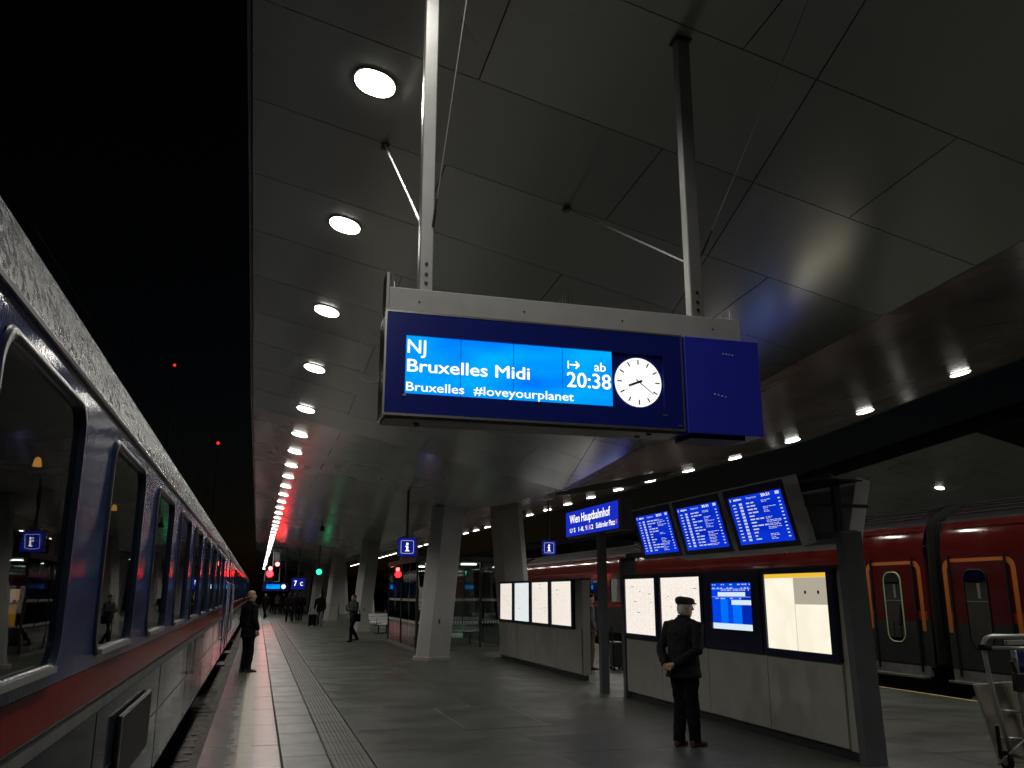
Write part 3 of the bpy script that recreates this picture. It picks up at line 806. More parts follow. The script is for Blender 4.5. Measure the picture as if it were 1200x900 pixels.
bt('NJ', .660, .757, 2.955, .072, .012)
bt('Bruxelles Midi', .660, 1.320, 2.856, .066, .022)
bt('Bruxelles', .658, .962, 2.754, .046, .012)
bt('#loveyourplanet', 1.012, 1.568, 2.754, .046, .012)
bt('ab', 1.690, 1.758, 2.931, .050, .014)
bt('20:38', 1.530, 1.787, 2.833, .082, .018)
m = MB()   # departure arrow
yq = BY+.0175
for q in ((1.535,1.5425,2.934,2.978), (1.548,1.598,2.9525,2.9605)): m.box(*L(q[0],q[1],yq-.0005,yq,q[2],q[3]))
for s in (-1, 1): m.ext([Vector(p)-O for p in ((1.607,yq,2.9565),(1.586,yq,2.9565+s*.022),(1.578,yq,2.9565+s*.018),(1.594,yq,2.9565))], (0,-.0006,0))
m.build('arrow', M['lettering'], bd)
for (x, z, w, h) in ((.640,2.722,.018,.011),(2.085,2.700,.03,.010),(2.175,2.645,.026,.010)):
    m = MB(); m.box(*L(x,x+w,BY+.003,BY+.008,z,z+h)); m.build('type_plate', M['silver'], bd)
# clock
ck = new_obj('clock', None, bd, Vector((cx_, BY+.018, cz_))-O)
disc = lambda r, y, n=48: [(r*math.cos(2*math.pi*i/n), y, r*math.sin(2*math.pi*i/n)) for i in range(n)]
m = MB(); m.loft([disc(.139,.010), disc(.139,.002), disc(.137,0)]); m.build('clock_face', M['clock_white'], ck)
m = MB()
def hand(a, r0, r1, w0, w1, y):
    a = R(a); d = Vector((math.sin(a),0,math.cos(a))); s = Vector((math.cos(a),0,-math.sin(a)))
    return [d*r0-s*w0/2+Vector((0,y,0)), d*r0+s*w0/2+Vector((0,y,0)), d*r1+s*w1/2+Vector((0,y,0)), d*r1-s*w1/2+Vector((0,y,0))]
for q in range(12): m.ext(hand(q*30, .100, .128, .0075, .0075, -.0012), (0,.0008,0))
for q in range(60):
    if q % 5: m.ext(hand(q*6, .121, .128, .0022, .0022, -.0012), (0,.0008,0))
m.build('hour_mark', M['clock_black'], ck)
m = MB(); m.ext(hand(249, -.022, .066, .014, .011, -.004), (0,.0015,0)); m.build('hour_hand', M['clock_black'], ck)
m = MB(); m.ext(hand(127, -.022, .112, .006, .003, -.007), (0,.0015,0)); m.build('minute_hand', M['clock_black'], ck)
m = MB(); m.ext(hand(239, -.02, .115, .002, .0015, -.009), (0,.0015,0)); m.build('second_hand', M['clock_black'], ck)
# underside plate with sockets
m = MB(); m.box(*L(X0+.02,X1-.02,BY+.035,BY+.235,Z0-.012,Z0+.002)); up_ = m.build('underside', M['under_grey'], bd)
for xq, yq2 in ((.73,BY+.12),(.745,BY+.17),(2.03,BY+.08),(2.00,BY+.17)):
    m = MB(); m.tube([(xq-O.x,yq2-O.y,Z0-.013-O.z),(xq-O.x,yq2-O.y,Z0-.018-O.z)], .015, 12); m.build('socket', M['black'], up_)
# loudspeaker box on the right
m = MB(); m.box(*L(2.232,2.708,BY-.006,BY+.24,2.612,3.170)); sp = m.build('speaker_box', M['side_blue'], bd, bevel=.004)
m = MB()
for (xa, za, dx, dz) in ((2.476,3.083,.0195,-.0013),(2.407,2.842,.0225,-.004)):
    for q in range(4): m.tube([(xa+dx*q-O.x, BY-.0065-O.y, za+dz*q-O.z),(xa+dx*q-O.x, BY-.0095-O.y, za+dz*q-O.z)], .0042, 8)
m.build('rivet', M['white_dash'], sp)
m = MB(); m.box(*L(2.26,2.60,BY+.02,BY+.22,2.588,2.6118)); m.build('speaker_base', M['black'], sp)
# carrying beam, posts, stays
m = MB(); m.box(*L(.560,2.632,BY+.05,BY+.20,3.180,3.318)); bm = m.build('beam', M['beam_grey'], bd, bevel=.004)
m = MB()
for xq in (.72, 1.30, 1.88, 2.45): m.tube([(xq-O.x, BY+.0485-O.y, 3.245-O.z),(xq-O.x, BY+.051-O.y, 3.245-O.z)], .006, 8)
m.build('bolt', M['dark_metal'], bm)
m = MB(); m.box(*L(.545,.5595,BY+.055,BY+.195,3.18,3.40)); m.build('end_bracket', M['steel'], bm)
for xa, xb in ((.722,.798), (2.340,2.425)):
    xm = (xa+xb)/2; yp = BY+.125; zt_ = zc(xm, yp)+.01
    m = MB(); m.box(*L(xa,xb,yp-.035,yp+.035,3.3185,zt_)); po = m.build('post', M['steel'], bd, bevel=.006)
    m = MB(); m.box(*L(xa-.012,xb+.012,yp-.05,yp+.05,zt_-.03,zt_-.012)); m.build('ceiling_plate', M['dark_metal'], po)
    m = MB()
    for q in (.05, .10, .16): m.tube([(xm-O.x, yp-.0355-O.y, 3.32+q-O.z),(xm-O.x, yp-.040-O.y, 3.32+q-O.z)], .010, 8)
    m.build('bolt', M['dark_metal'], po)
def P(x, y, z): return (x-O.x, y-O.y, z-O.z)
for a, b in (((.745,BY+.165,3.73),(.78,6.55,zc(.78,6.55))), ((2.35,BY+.165,3.70),(2.40,6.55,zc(2.4,6.55)))):
    m = MB(); m.tube([P(*a), P(*b)], .008, 8); st_ = m.build('stay_rod', M['steel'], bd)
    m = MB(); m.box(b[0]-O.x-.03,b[0]-O.x+.03,b[1]-O.y-.03,b[1]-O.y+.03,b[2]-O.z-.03,b[2]-O.z+.005); m.build('anchor', M['dark_metal'], st_)
for a, b, w in (((.79,BY+.09,3.70),(.973,4.037,5.575),.0028), ((2.425,BY+.09,3.72),(2.737,3.144,5.235),.0028)):
    m = MB(); m.tube([P(*a), P(*b)], w, 6); cb = m.build('stay_cable', M['steel'], bd)
    v = (Vector(b)-Vector(a)).normalized(); m = MB(); m.tube([P(*a), P(*(Vector(a)+v*.10))], .008, 8); m.tube([P(*(Vector(a)+v*.10)), P(*(Vector(a)+v*.16))], .005, 8); m.build('turnbuckle', M['dark_metal'], cb)
def spikes(x, y, n=4):
    m = MB()
    for q in range(n):
        m.tube([P(x+.022*q, y, 3.318), P(x+.022*q+random.uniform(-.006,.006), y+random.uniform(-.03,.03), 3.318+.028+.018*q)], .0016, 5)
    m.build('bird_spike', M['silver'], bm)
spikes(.568, BY+.07, 2); spikes(1.505, BY+.06); spikes(2.53, BY+.06); spikes(2.57, BY+.17, 3)
m = MB(); m.tube([P(.575,BY+.06,3.318), P(.572,BY+.05,3.40)], .003, 6); m.build('bird_spike', M['silver'], bm)

# ================================================================== information walls
def poster_marks(parent, y0, y1, z0, z1, x, seed):
    rnd = random.Random(seed); m = MB()
    for q in range(6):
        ya = rnd.uniform(y0+.05, y1-.25); za = rnd.uniform(z0+.1, z1-.05); w = rnd.uniform(.03,.12)
        m.box(x-.0015, x-.0005, ya, ya+w, za, za+.008)
    m.build('printed_line', M['anthr_post'], parent)
def poster_table(parent, y0, y1, z0, z1, x, seed):
    rnd = random.Random(seed); m = MB(); cols = 7; cw = (y1-y0-.12)/cols
    nr = int((z1-z0-.16)/.017)
    for r in range(nr):
        z = z1-.11-.017*r
        for q in range(cols):
            if rnd.random() < .72:
                ya = y0+.06+cw*q; w = cw*rnd.uniform(.35,.85)
                m.quad((x-.0006,ya+w,z),(x-.0006,ya,z),(x-.0006,ya,z+.007),(x-.0006,ya+w,z+.007))
    tag(m.build('printed_table', M['poster_ink'], parent), kind='stuff')
def info_wall(name, label, x, ya, yb, cases, panels, posts, extras=None, ztop=2.04, zbase=.10):
    t = thing(name, label, 'information wall', (x, ya, 0))
    Yl = lambda y: y-ya
    m = MB(); m.box(.03, .17, Yl(ya)+.02, Yl(yb)-.02, zbase, ztop-.02); m.build('core', M['wall_panel'], t)
    for a, b in zip(panels, panels[1:]):
        m = MB(); m.box(0, .028, Yl(a)+.006, Yl(b)-.006, zbase+.02, 1.0); m.build('panel', M['wall_panel'], t, bevel=.003)
        m = MB(); m.box(.172, .20, Yl(a)+.006, Yl(b)-.006, zbase+.02, ztop-.03); m.build('panel', M['wall_panel'], t)
    m = MB(); m.box(.05, .15, Yl(ya)+.04, Yl(yb)-.04, 0, zbase); m.build('plinth', M['dark_metal'], t)
    m = MB(); m.box(-.02, .22, Yl(ya)+.02, Yl(yb)-.02, ztop-.018, ztop+.02); m.build('top_cap', M['dark_metal'], t)
    for (a, b, kind, (ia, ib, za, zb)) in cases:
        m = MB(); fx0, fx1 = -.035, .028
        z0_, z1_ = 1.005, ztop-.02
        if kind != 'touch' and ib is None: pass
        m.box(fx0, fx1, Yl(a)+.004, Yl(ia), z0_, z1_); m.box(fx0, fx1, Yl(ib), Yl(b)-.004, z0_, z1_)
        m.box(fx0, fx1, Yl(ia), Yl(ib), z0_, za); m.box(fx0, fx1, Yl(ia), Yl(ib), zb, z1_)
        c = m.build('display_case' if kind != 'touch' else 'touch_terminal', M['case_blue'], t)
        p = MB(); p.box(-.012, .02, Yl(ia), Yl(ib), za, zb)
        if kind == 'touch':
            p.build('screen', M['touch_blue'], c); W_ = ib-ia; H_ = zb-za
            bx = lambda u0,u1,v0,v1,d,mt,nm: MB().box(-.012-d,-.012-d+.0008, Yl(ib)-u1*W_, Yl(ib)-u0*W_, zb-v1*H_, zb-v0*H_).build(nm, mt, c)
            bx(.0,1,.875,1,.0012,M['touch_white'],'button_bar'); bx(.22,.40,.34,.87,.0012,M['touch_light'],'column_tint'); bx(.52,.74,.34,.87,.0012,M['touch_light'],'column_tint'); bx(.74,1,.13,.87,.0010,M['touch_dark'],'column_tint')
            bx(.0,1,.125,.13,.0022,M['touch_white'],'rule'); bx(.0,1,.30,.305,.0022,M['touch_white'],'rule')
            bx(.16,.84,.20,.29,.0022,M['touch_white'],'entry_bar'); bx(.50,1,.37,.47,.0022,M['touch_white'],'entry_bar')
            q = MB(); rnd = random.Random(4)
            for v in (.025, .10, .145, .325):
                u = .02
                while u < .95:
                    w = rnd.uniform(.02,.07); hh_ = .022
                    if rnd.random() < .6: q.box(-.0150,-.0142, Yl(ib)-(u+w)*W_, Yl(ib)-u*W_, zb-(v+hh_)*H_, zb-v*H_)
                    u += w+rnd.uniform(.01,.06)
            tag(q.build('screen_text', M['lettering_dim'], c), kind='stuff')
        else:
            if kind in 'ab': poster_table(c, Yl(ia), Yl(ib), za, zb, -.0122, int(a*10))
            p.build('poster', {'a':M['poster_a'],'b':M['poster_b'],'c':M['poster_c']}[kind], c)
            if kind == 'c':
                mid = (ia+ib)/2 + .02
                MB().box(-.0135,-.0125, Yl(ia), Yl(ib), zb-.05, zb).build('yellow_header', M['poster_yellow'], c)
                MB().box(-.0135,-.0125, Yl(ia)+.01, Yl(mid), zb-.36, zb-.052).build('grey_map', M['poster_grey'], c)
                MB().box(-.0130,-.0122, Yl(mid)-.003, Yl(mid)+.001, za, zb).build('paper_edge', M['step_grey'], c)
                q = MB()
                for yy_ in (.28, .66): q.tube([(-.0145, Yl(ia)+ (mid-ia)*yy_, zb-.22), (-.0136, Yl(ia)+(mid-ia)*yy_, zb-.22)], .022, 10)
                q.build('map_symbol', M['step_grey'], c)
            else: poster_marks(c, Yl(ia), Yl(ib), za, zb, -.0125, int(a*10))
        gl = MB(); gl.quad((-.030, Yl(ia), za), (-.030, Yl(ia), zb), (-.030, Yl(ib), zb), (-.030, Yl(ib), za)); gl.build('case_glass', M['case_glass'], c)
        kb = MB(); kb.tube([(-.036, Yl((a+b)/2), 1.03), (-.042, Yl((a+b)/2), 1.03)], .009, 8); kb.build('lock', M['silver'], c)
    for (py, z1_, lean, m_) in posts:
        m = MB(); w = .10
        m.loft([[(-.02, Yl(py)-w+lean, 0), (.235, Yl(py)-w+lean, 0), (.235, Yl(py)+w*.2+lean, 0), (-.02, Yl(py)+w*.2+lean, 0)],
                [(-.04, Yl(py)-w, z1_), (.225, Yl(py)-w, z1_), (.225, Yl(py)+w*.2, z1_), (-.04, Yl(py)+w*.2, z1_)]])
        po = m.build('end_post', M['anthr_post'], t, bevel=.004)
        if lean:
            q = MB()
            for zz in (1.62,1.75,1.88,2.0):
                for xx in (.02,.10): q.tube([(xx, Yl(py)-w-.002, zz), (xx, Yl(py)-w-.008, zz)], .010, 8)
            q.build('rivet', M['silver'], po)
    return t
near_wall = info_wall('information_wall', 'near concrete grey information wall with lit posters, touch screen and man reading', 6.22, 8.28, 14.35,
    [(12.98, 14.33, 'a', (13.07, 14.27, 1.08, 1.985)), (11.46, 12.96, 'a', (11.55, 12.86, 1.09, 1.985)), (9.95, 11.44, 'touch', (10.16, 11.22, 1.27, 1.885)), (8.44, 9.93, 'c', (8.56, 9.85, 1.085, 1.98))],
    [8.44, 9.93, 11.44, 12.96, 14.33], [(8.30, 2.42, -.06, 0), (14.44, 2.36, 0, 0)])
far_wall = info_wall('information_wall', 'farther concrete grey information wall with four lit white timetable posters', 6.52, 17.30, 23.78,
    [(22.33, 23.72, 'a', (22.43, 23.64, 1.06, 2.0)), (20.82, 22.31, 'b', (20.92, 22.22, 1.06, 2.0)), (19.33, 20.80, 'a', (19.42, 20.70, 1.06, 2.0)), (17.76, 19.31, 'a', (17.86, 19.20, 1.06, 2.0))],
    [17.34, 18.9, 20.5, 22.1, 23.74], [])

# carrier of the tilted monitors over the near wall
rack = thing('monitor_rack', 'grey steel rack above the near wall carrying the tilted departure monitors', 'rack', (6.40, 8.3, 2.42))
m = MB(); m.box(-.07,.07,.0,6.2,-.06,.02); m.build('cross_beam', M['anthr_post'], rack)
for yq in (.2, 1.9, 3.5, 5.0):
    m = MB(); m.box(-.04,.04,yq,yq+.07,.0205,.62); u = m.build('upright', M['dark_metal'], rack)
    m = MB(); m.box(-.42,.42,yq+.02,yq+.05,.30,.34); m.build('arm', M['dark_metal'], u)
m = MB(); m.box(-.30,.30,.12,4.72,.60,.615); m.build('top_plate', M['dark_metal'], rack)
q = MB()
for i in range(22): q.tube([(random.uniform(-.1,.3), .14+.02*i, .615), (random.uniform(-.1,.3), .14+.02*i, .70)], .0016, 4)
q.build('bird_spike', M['dark_metal'], rack)
def monitor(label, ya, yb, side, lit):
    # front face: bottom edge at x=6.0,z=2.27 ; top edge at x=5.79,z=3.06 (mirrored for the rear side)
    t = thing('departure_monitor', label, 'monitor', (6.40 + side*.40, ya, 2.27), 0, 'tilted departure monitors over the near wall')
    W_ = yb-ya; s = side
    up = Vector((s*.21, 0, .79)).normalized(); nrm = Vector((s*.79, 0, -.21)).normalized(); Hh = .817; D = .20
    def pt(u, v, d): return Vector((0,0,0)) + Vector((0,1,0))*u + up*v - nrm*d
    def slab(u0,u1,v0,v1,d0,d1,nm,mt,par,bev=0):
        m_ = MB(); vs = [pt(u0,v0,d0),pt(u1,v0,d0),pt(u1,v1,d0),pt(u0,v1,d0),pt(u0,v0,d1),pt(u1,v0,d1),pt(u1,v1,d1),pt(u0,v1,d1)]
        m_.add(vs, [(0,3,2,1),(4,5,6,7),(0,1,5,4),(1,2,6,5),(2,3,7,6),(3,0,4,7)] if s > 0 else [(0,1,2,3),(7,6,5,4),(4,5,1,0),(5,6,2,1),(6,7,3,2),(7,4,0,3)])
        return m_.build(nm, mt, par, bevel=bev)
    slab(0,W_,0,Hh,.004,D,'casing',M['casing_grey'],t,.006)
    slab(.02,W_-.02,.015,Hh-.015,-.001,.0035,'bezel',M['case_blue'],t)
    if lit:
        b0, b1, v0, v1 = .10, W_-.12, .085, Hh-.12
        sc = slab(b0,b1,v0,v1,-.004,-.0015,'screen',M['screen_blue'],t)
        # reading direction runs towards the camera (-y) on the camera side of the wall
        def at(u, v): return pt(b1-u*(b1-b0), v1-v*(v1-v0), -.0065)
        SW, SH = b1-b0, v1-v0
        F = lambda u, v: frame4(at(u, v), (0,-1,0), up)
        text('Abfahrt', .16*SW, .030*SH*1.3, M['lettering'], sc, F(.10,.075), .015); text('Departure', .19*SW, .030*SH*1.3, M['lettering_dim'], sc, F(.36,.075), .01); text('20:21', .16*SW, .04*SH*1.3, M['lettering'], sc, F(.64,.075), .015)
        q = MB(); rnd = random.Random(int(ya*7))
        def bar(u0,u1,v0,v1):
            a_, b_, c_, d_ = at(u0,v0), at(u1,v0), at(u1,v1), at(u0,v1); q.add([a_,b_,c_,d_], [(0,3,2,1)])
        bar(.03,.05,.03,.085); bar(.90,.97,.02,.08)
        for r in range(12):
            v = .15 + r*.068
            bar(.06,.12,v,v+.022); bar(.19,.25,v-.010,v+.036)
            u = .33
            for w in range(rnd.randint(1,3)):
                w_ = rnd.uniform(.05,.11); bar(u,u+w_,v,v+.026); u += w_+.02
            if rnd.random() < .8:
                for ln in range(2):
                    u = .62
                    for w in range(rnd.randint(2,4)):
                        w_ = rnd.uniform(.02,.07); bar(u,u+w_,v-.006+ln*.028,v+.006+ln*.028); u += w_+.012
            bar(.92,.96,v,v+.022)
        tag(q.build('screen_text', M['lettering_dim'], sc), kind='stuff')
    return t
for lab, a, b in (('rightmost tilted departure monitor above the yellow headed poster', 8.67, 10.08), ('middle tilted departure monitor above the touch screen', 10.16, 11.55), ('leftmost tilted departure monitor beside the station name sign', 11.62, 13.0)):
    monitor(lab, a, b, -1, True)
for lab, a, b in (('rear facing tilted monitor casing at the near end of the rack', 8.67, 10.08), ('second rear facing monitor casing hidden behind the rack', 10.16, 11.55), ('third rear facing monitor casing at the rack far end', 11.62, 13.0)):
    monitor(lab, a, b, 1, False)

# ------------------------------------------------------------------ station name sign
sg = thing('station_sign', 'blue lit station name sign reading Wien Hauptbahnhof on a dark post', 'sign', (6.10, 15.08, 0))
m = MB(); m.box(-.07,.07,-.07,.07,0,2.86); m.build('post', M['anthr_post'], sg)
m = MB(); m.box(-.02,.14,-.95,1.88,2.845,3.385); m.build('casing', M['dark_metal'], sg)
m = MB(); m.box(-.026,-.0205,-.90,1.85,2.875,3.365); fc = m.build('sign_face', M['sign_blue'], sg)
F = lambda y, z: frame4((-.0275, y, z), (0,-1,0), UZ)
text('Wien Hauptbahnhof', 2.15, .165, M['lettering'], sg, F(1.62, 3.13), .01)
text('U S  1-8, 9-12', 1.30, .085, M['lettering'], sg, F(1.62, 2.945), .008)
text('Südtiroler Platz', .92, .10, M['lettering'], sg, F(.18, 2.945), .008)
m = MB(); VS = emit('violet_sign', (.55,.12,.65), .8); m.box(-.029,-.0275,-.84,-.78,2.955,3.035); m.build('pictogram', VS, sg); m = MB(); m.box(-.029,-.0275,.56,.66,2.94,3.03); m.build('pictogram', VS, sg)
m = MB(); m.box(-.05,.17,-1.10,-.955,2.83,3.40); m.build('end_case', M['anthr_post'], sg)

# ------------------------------------------------------------------ hanging i signs
def i_sign(x, y, zc0, s, label):
    t = thing('information_sign', label, 'sign', (x, y, zc0), 0, 'hanging blue information signs')
    m = MB(); m.box(-s/2, s/2, -.04, .04, -s/2, s/2); m.build('casing', M['case_blue'], t)
    m = MB(); m.box(-s/2+.01, s/2-.01, -.046, -.0405, -s/2+.01, s/2-.01); m.build('sign_face', M['info_blue'], t)
    m = MB(); o = [(a, b) for a, b in rrect(s*.70,s*.70,s*.08)]; i = rrect(s*.66,s*.66,s*.065); n = len(o)
    m.add([(a,-.049,b) for a,b in o]+[(a,-.049,b) for a,b in i], [(k,(k+1)%n,(k+1)%n+n,k+n) for k in range(n)]); m.build('border', M['lettering_dim'], t)
    m = MB(); u = s*.07
    m.box(-u*.75,u*.75,-.0495,-.0485,-u*2.7,u*.9); m.box(-u*1.6,-u*.75,-.0495,-.0485,u*.2,u*.9); m.box(-u*1.7,u*1.7,-.0495,-.0485,-u*3.3,-u*2.7)
    n = 16; m.add([(u*.95*math.cos(2*math.pi*k/n), -.049, u*2.3+u*.95*math.sin(2*math.pi*k/n)) for k in range(n)], [tuple(range(n))])
    m.build('letter_i', M['lettering'], t)
    m = MB(); m.tube([(0,0,s/2),(0,0,zc(x,y)-zc0+.01)], .035, 8); m.build('hanger', M['dark_metal'], t)
i_sign(3.58, 22.0, 2.89, .47, 'blue lit information sign hanging left of the nearest column')
i_sign(8.73, 26.0, 3.135, .46, 'blue lit information sign hanging right of the far poster wall')

# ================================================================== waiting room
wr = thing('waiting_room', 'glass walled waiting room with white dashed stripes behind the nearest column', 'waiting room', (4.78, 27.2, 0))
WX, WY, WZ = 2.9, 6.0, 2.72
m = MB(); m.box(-.06, WX+.06, -.06, WY+.06, WZ, WZ+.16); m.build('roof', M['anthr_post'], wr)
m = MB(); m.box(-.03, WX+.03, -.03, WY+.03, 0, .10); m.build('base', M['concrete_side'], wr)
for (xa, ya) in ((0,0),(0,3.0),(0,WY),(2.05,0),(WX,0),(WX,3),(WX,WY),(1.45,WY)):
    m = MB(); m.box(xa-.03, xa+.03, ya-.03, ya+.03, .10, WZ); m.build('mullion', M['dark_metal'], wr)
for (xa, xb, ya, yb) in [(0,0,.03+1.5*q,1.47+1.5*q) for q in range(4)] + [(.03,.97,0,0),(1.03,2.02,0,0),(2.08,WX-.03,0,0),(WX,WX,.03,2.97),(WX,WX,3.03,WY-.03),(.03,1.42,WY,WY),(1.48,WX-.03,WY,WY)]:
    m = MB(); m.box(xa-(.004 if xa == xb else 0), xb+(.004 if xa == xb else 0), ya-(.004 if ya == yb else 0), yb+(.004 if ya == yb else 0), .10, WZ)
    pn = m.build('glass_pane', M['room_glass'], wr)
    d = MB()
    for z in (.82, 1.50):
        n = int((max(xb-xa, yb-ya))/.085)
        for q in range(n):
            u = .03+q*.085
            if xa == xb: d.box(xa-.0065, xa-.0045, ya+u, ya+u+.035, z, z+.075)
            else: d.box(xa+u, xa+u+.035, ya-.0065, ya-.0045, z, z+.075)
    tag(d.build('white_dash', M['white_dash'], pn), kind='stuff')
RL = emit('room_light', (1,.97,.90), 9)
for (xq, yq) in ((.5,1.2),(1.7,1.2),(.5,4.2),(1.7,4.2)):
    m = MB(); m.box(xq, xq+.5, yq, yq+.14, WZ-.05, WZ-.02); m.build('ceiling_strip', RL, wr)

def bench(label, loc, rz, seats=3):
    t = thing('bench', label, 'bench', loc, rz, 'metal platform benches')
    w = .58
    m = MB(); m.box(-.02, seats*w+.02, -.03, .03, .36, .40); m.build('rail', M['dark_metal'], t)
    for q in range(seats):
        x0 = q*w+.02; x1 = (q+1)*w-.02
        m = MB(); prof = [(-.30,.42),(-.28,.445),(.0,.43),(.16,.44),(.24,.50),(.32,.72),(.36,.86)]
        th = .018
        pts = [(y_, z_) for y_, z_ in prof] + [(y_+.012, z_-th) for y_, z_ in prof[::-1]]
        m.loft([[(x0, y_, z_) for y_, z_ in pts], [(x1, y_, z_) for y_, z_ in pts]]); so = m.build('seat', M['bench'], t)
        g_ = MB()
        for k in range(5): g_.box(x0+.03, x1-.03, -.22+k*.07, -.20+k*.07, .4455, .4475)
        for k in range(3): g_.box(x0+.03, x1-.03, .262+.026*k, .266+.026*k, .585+.075*k, .60+.075*k)
        tag(g_.build('slot', M['black'], so), kind='stuff')
    for xq in (.35, seats*w-.35):
        m = MB(); m.tube([(xq,.02,.36),(xq,.02,.05)], .03, 8); lg = m.build('leg', M['dark_metal'], t)
        m = MB(); m.tube([(xq,-.26,.03),(xq,.30,.03)], .025, 8); m.build('foot', M['dark_metal'], lg)
    for xq in (0, seats*w):
        m = MB(); m.tube([(xq,.26,.58),(xq,-.22,.62),(xq,-.24,.44)], .016, 6); m.build('armrest', M['dark_metal'], t)
    return t
bench('metal slatted bench beside the second column left of the waiting room', (4.95, 39.0, 0), R(35), 2)
bench('metal slatted bench inside the glass waiting room', (5.55, 29.2, .10), R(-8), 3)
vm = thing('vending_machine', 'red and yellow vending machine glowing inside the waiting room', 'vending machine', (5.85, 31.6, .10))
m = MB(); m.box(-.30,.60,0,.75,0,1.83); m.build('cabinet', M['red_body'], vm, bevel=.01)
m = MB(); m.box(-.24,.08,-.012,0,.95,1.75); m.build('red_panel', mat('vending_red', (.35,.01,.01), .4), vm)
m = MB(); m.box(.12,.54,-.012,0,.60,1.30); m.build('yellow_panel', emit('vending_yellow', (.9,.38,.03), .45), vm)
m = MB(); m.box(.12,.54,-.012,0,1.36,1.78); m.build('lit_window', emit('vending_window', (1,.55,.35), .7), vm)
m = MB(); m.box(.2,.46,-.014,0,.30,.50); m.build('delivery_flap', M['black'], vm)

# ================================================================== far hardware
def hang(t, x, y, z0, dx=0.):
    m = MB(); m.tube([(dx,0,z0-t.location.z),(dx,0,zc(x+dx,y)-t.location.z+.01)], .03, 8); m.build('hanger', M['dark_metal'], t)
s = thing('track_signal', 'red lit railway signal in a grey hanging frame above the far platform', 'signal', (.80, 58.0, 2.15))
m = MB(); m.box(-.36,.06,.0,.30,.35,1.25); m.build('signal_head', M['black'], s)
for (xq, zq, mt, r) in ((-.14,.80,'red_lamp',.21),(-.12,1.13,'red_white',.13),(.30,1.40,'red_white',.13)):
    m = MB(); m.tube([(xq,-.03,zq),(xq,-.01,zq)], r, 16); l_ = m.build('lamp_lens', M[mt], s)
    m = MB(); m.tube([(xq,-.01,zq),(xq,.0005,zq)], r+.03, 16); m.build('lens_hood', M['black'], l_)
for (xa, xb, za, zb) in ((-.46,-.40,.3,2.35),(.0,.06,.3,2.35),(.44,.50,.3,2.35),(-.40,0,2.29,2.35),(.06,.44,2.29,2.35),(-.40,.44,.3,.35)):
    m = MB(); m.box(xa,xb,.31,.37,za,zb); m.build('frame_bar', M['steel'], s)
m = MB(); m.box(.10,.42,.05,.30,1.30,2.2); m.build('repeater_box', M['anthr_post'], s)
for xq in (-.43, .47): hang(s, .80, 58.0, 4.49, xq)
s = thing('platform_number_sign', 'blue hanging sign with white 7 C on the far platform', 'sign', (2.44, 57.5, 2.33))
m = MB(); m.box(-.42,.42,-.05,.05,-.35,.35); m.build('casing', M['case_blue'], s)
m = MB(); m.box(-.41,.41,-.057,-.0505,-.34,.34); m.build('sign_face', M['info_blue'], s)
text('7', .17, .32, M['lettering'], s, frame4((-.26,-.06,-.13), UX, UZ)); text('C', .17, .24, M['lettering'], s, frame4((.12,-.06,-.13), UX, UZ))
hang(s, 2.44, 57.5, 2.68)
s = thing('departure_board', 'small far departure board with lit screen under the red signal', 'departure board', (1.12, 61.0, 2.15))
m = MB(); m.box(-.85,.85,0,.25,-.28,.28); m.build('housing', M['board_blue'], s)
m = MB(); m.box(-.60,.30,-.008,0,-.12,.16); m.build('screen', M['screen_cyan'], s)
m = MB(); m.tube([(.52,-.008,.02),(.52,0,.02)], .15, 20); m.build('clock_face', M['clock_white'], s)
for xq in (-.6,.6): hang(s, 1.12, 61.0, 2.43, xq)
s = thing('exit_sign', 'small round green lit sign between the far columns', 'sign', (3.35, 52.0, 2.95))
m = MB(); m.tube([(0,-.03,0),(0,0,0)], .16, 18); m.build('sign_face', M['green_lamp'], s); hang(s, 3.35, 52.0, 3.1)
s = thing('security_camera', 'dark security camera hanging under the far ceiling beside the lights', 'camera', (2.35, 36.0, 4.3))
m = MB(); m.box(-.08,.08,-.2,.2,-.08,.08); m.build('camera_body', M['black'], s); m = MB(); m.tube([(0,-.2,0),(0,-.23,0)], .05, 12); m.build('lens', M['dark_metal'], s); hang(s, 2.35, 36.0, 4.38)
for (x, y, z, lab) in ((-60, 560, 142, 'tiny red beacon on a distant mast high above the train'), (-28, 520, 87, 'tiny red beacon on a distant mast low above the train')):
    s = thing('radio_mast', lab, 'mast', (x, y, -.86))
    m = MB(); m.tube([(0,0,0),(0,0,z)], [.35,.12], 6); m.build('mast_shaft', M['backing'], s)
    m = MB(); m.ball((0,0,z+.6), .9, n=8, m=6); m.build('beacon_lamp', M['red_small'], s)

cw = thing('overhead_wire', 'thin dark overhead wire pair above the blue train track', 'overhead wire', (-2.15, 0, 0))
for z0, sag, nm in ((4.95, 0, 'contact_wire'), (5.95, .45, 'carrier_wire')):
    m = MB(); pts = []
    for q in range(0, 61):
        yq = 8 + q*2.5; f = ((yq % 50)/50 - .5)*2; pts.append((0, yq, z0 - sag*(1-f*f)))
    m.tube(pts, .008, 5); m.build(nm, M['rubber'], cw)
for q in range(14):
    yq = 14 + q*10.; f = ((yq % 50)/50 - .5)*2
    m = MB(); m.tube([(0,yq,4.95),(0,yq,5.95-.45*(1-f*f))], .005, 4); m.build('dropper', M['rubber'], cw)

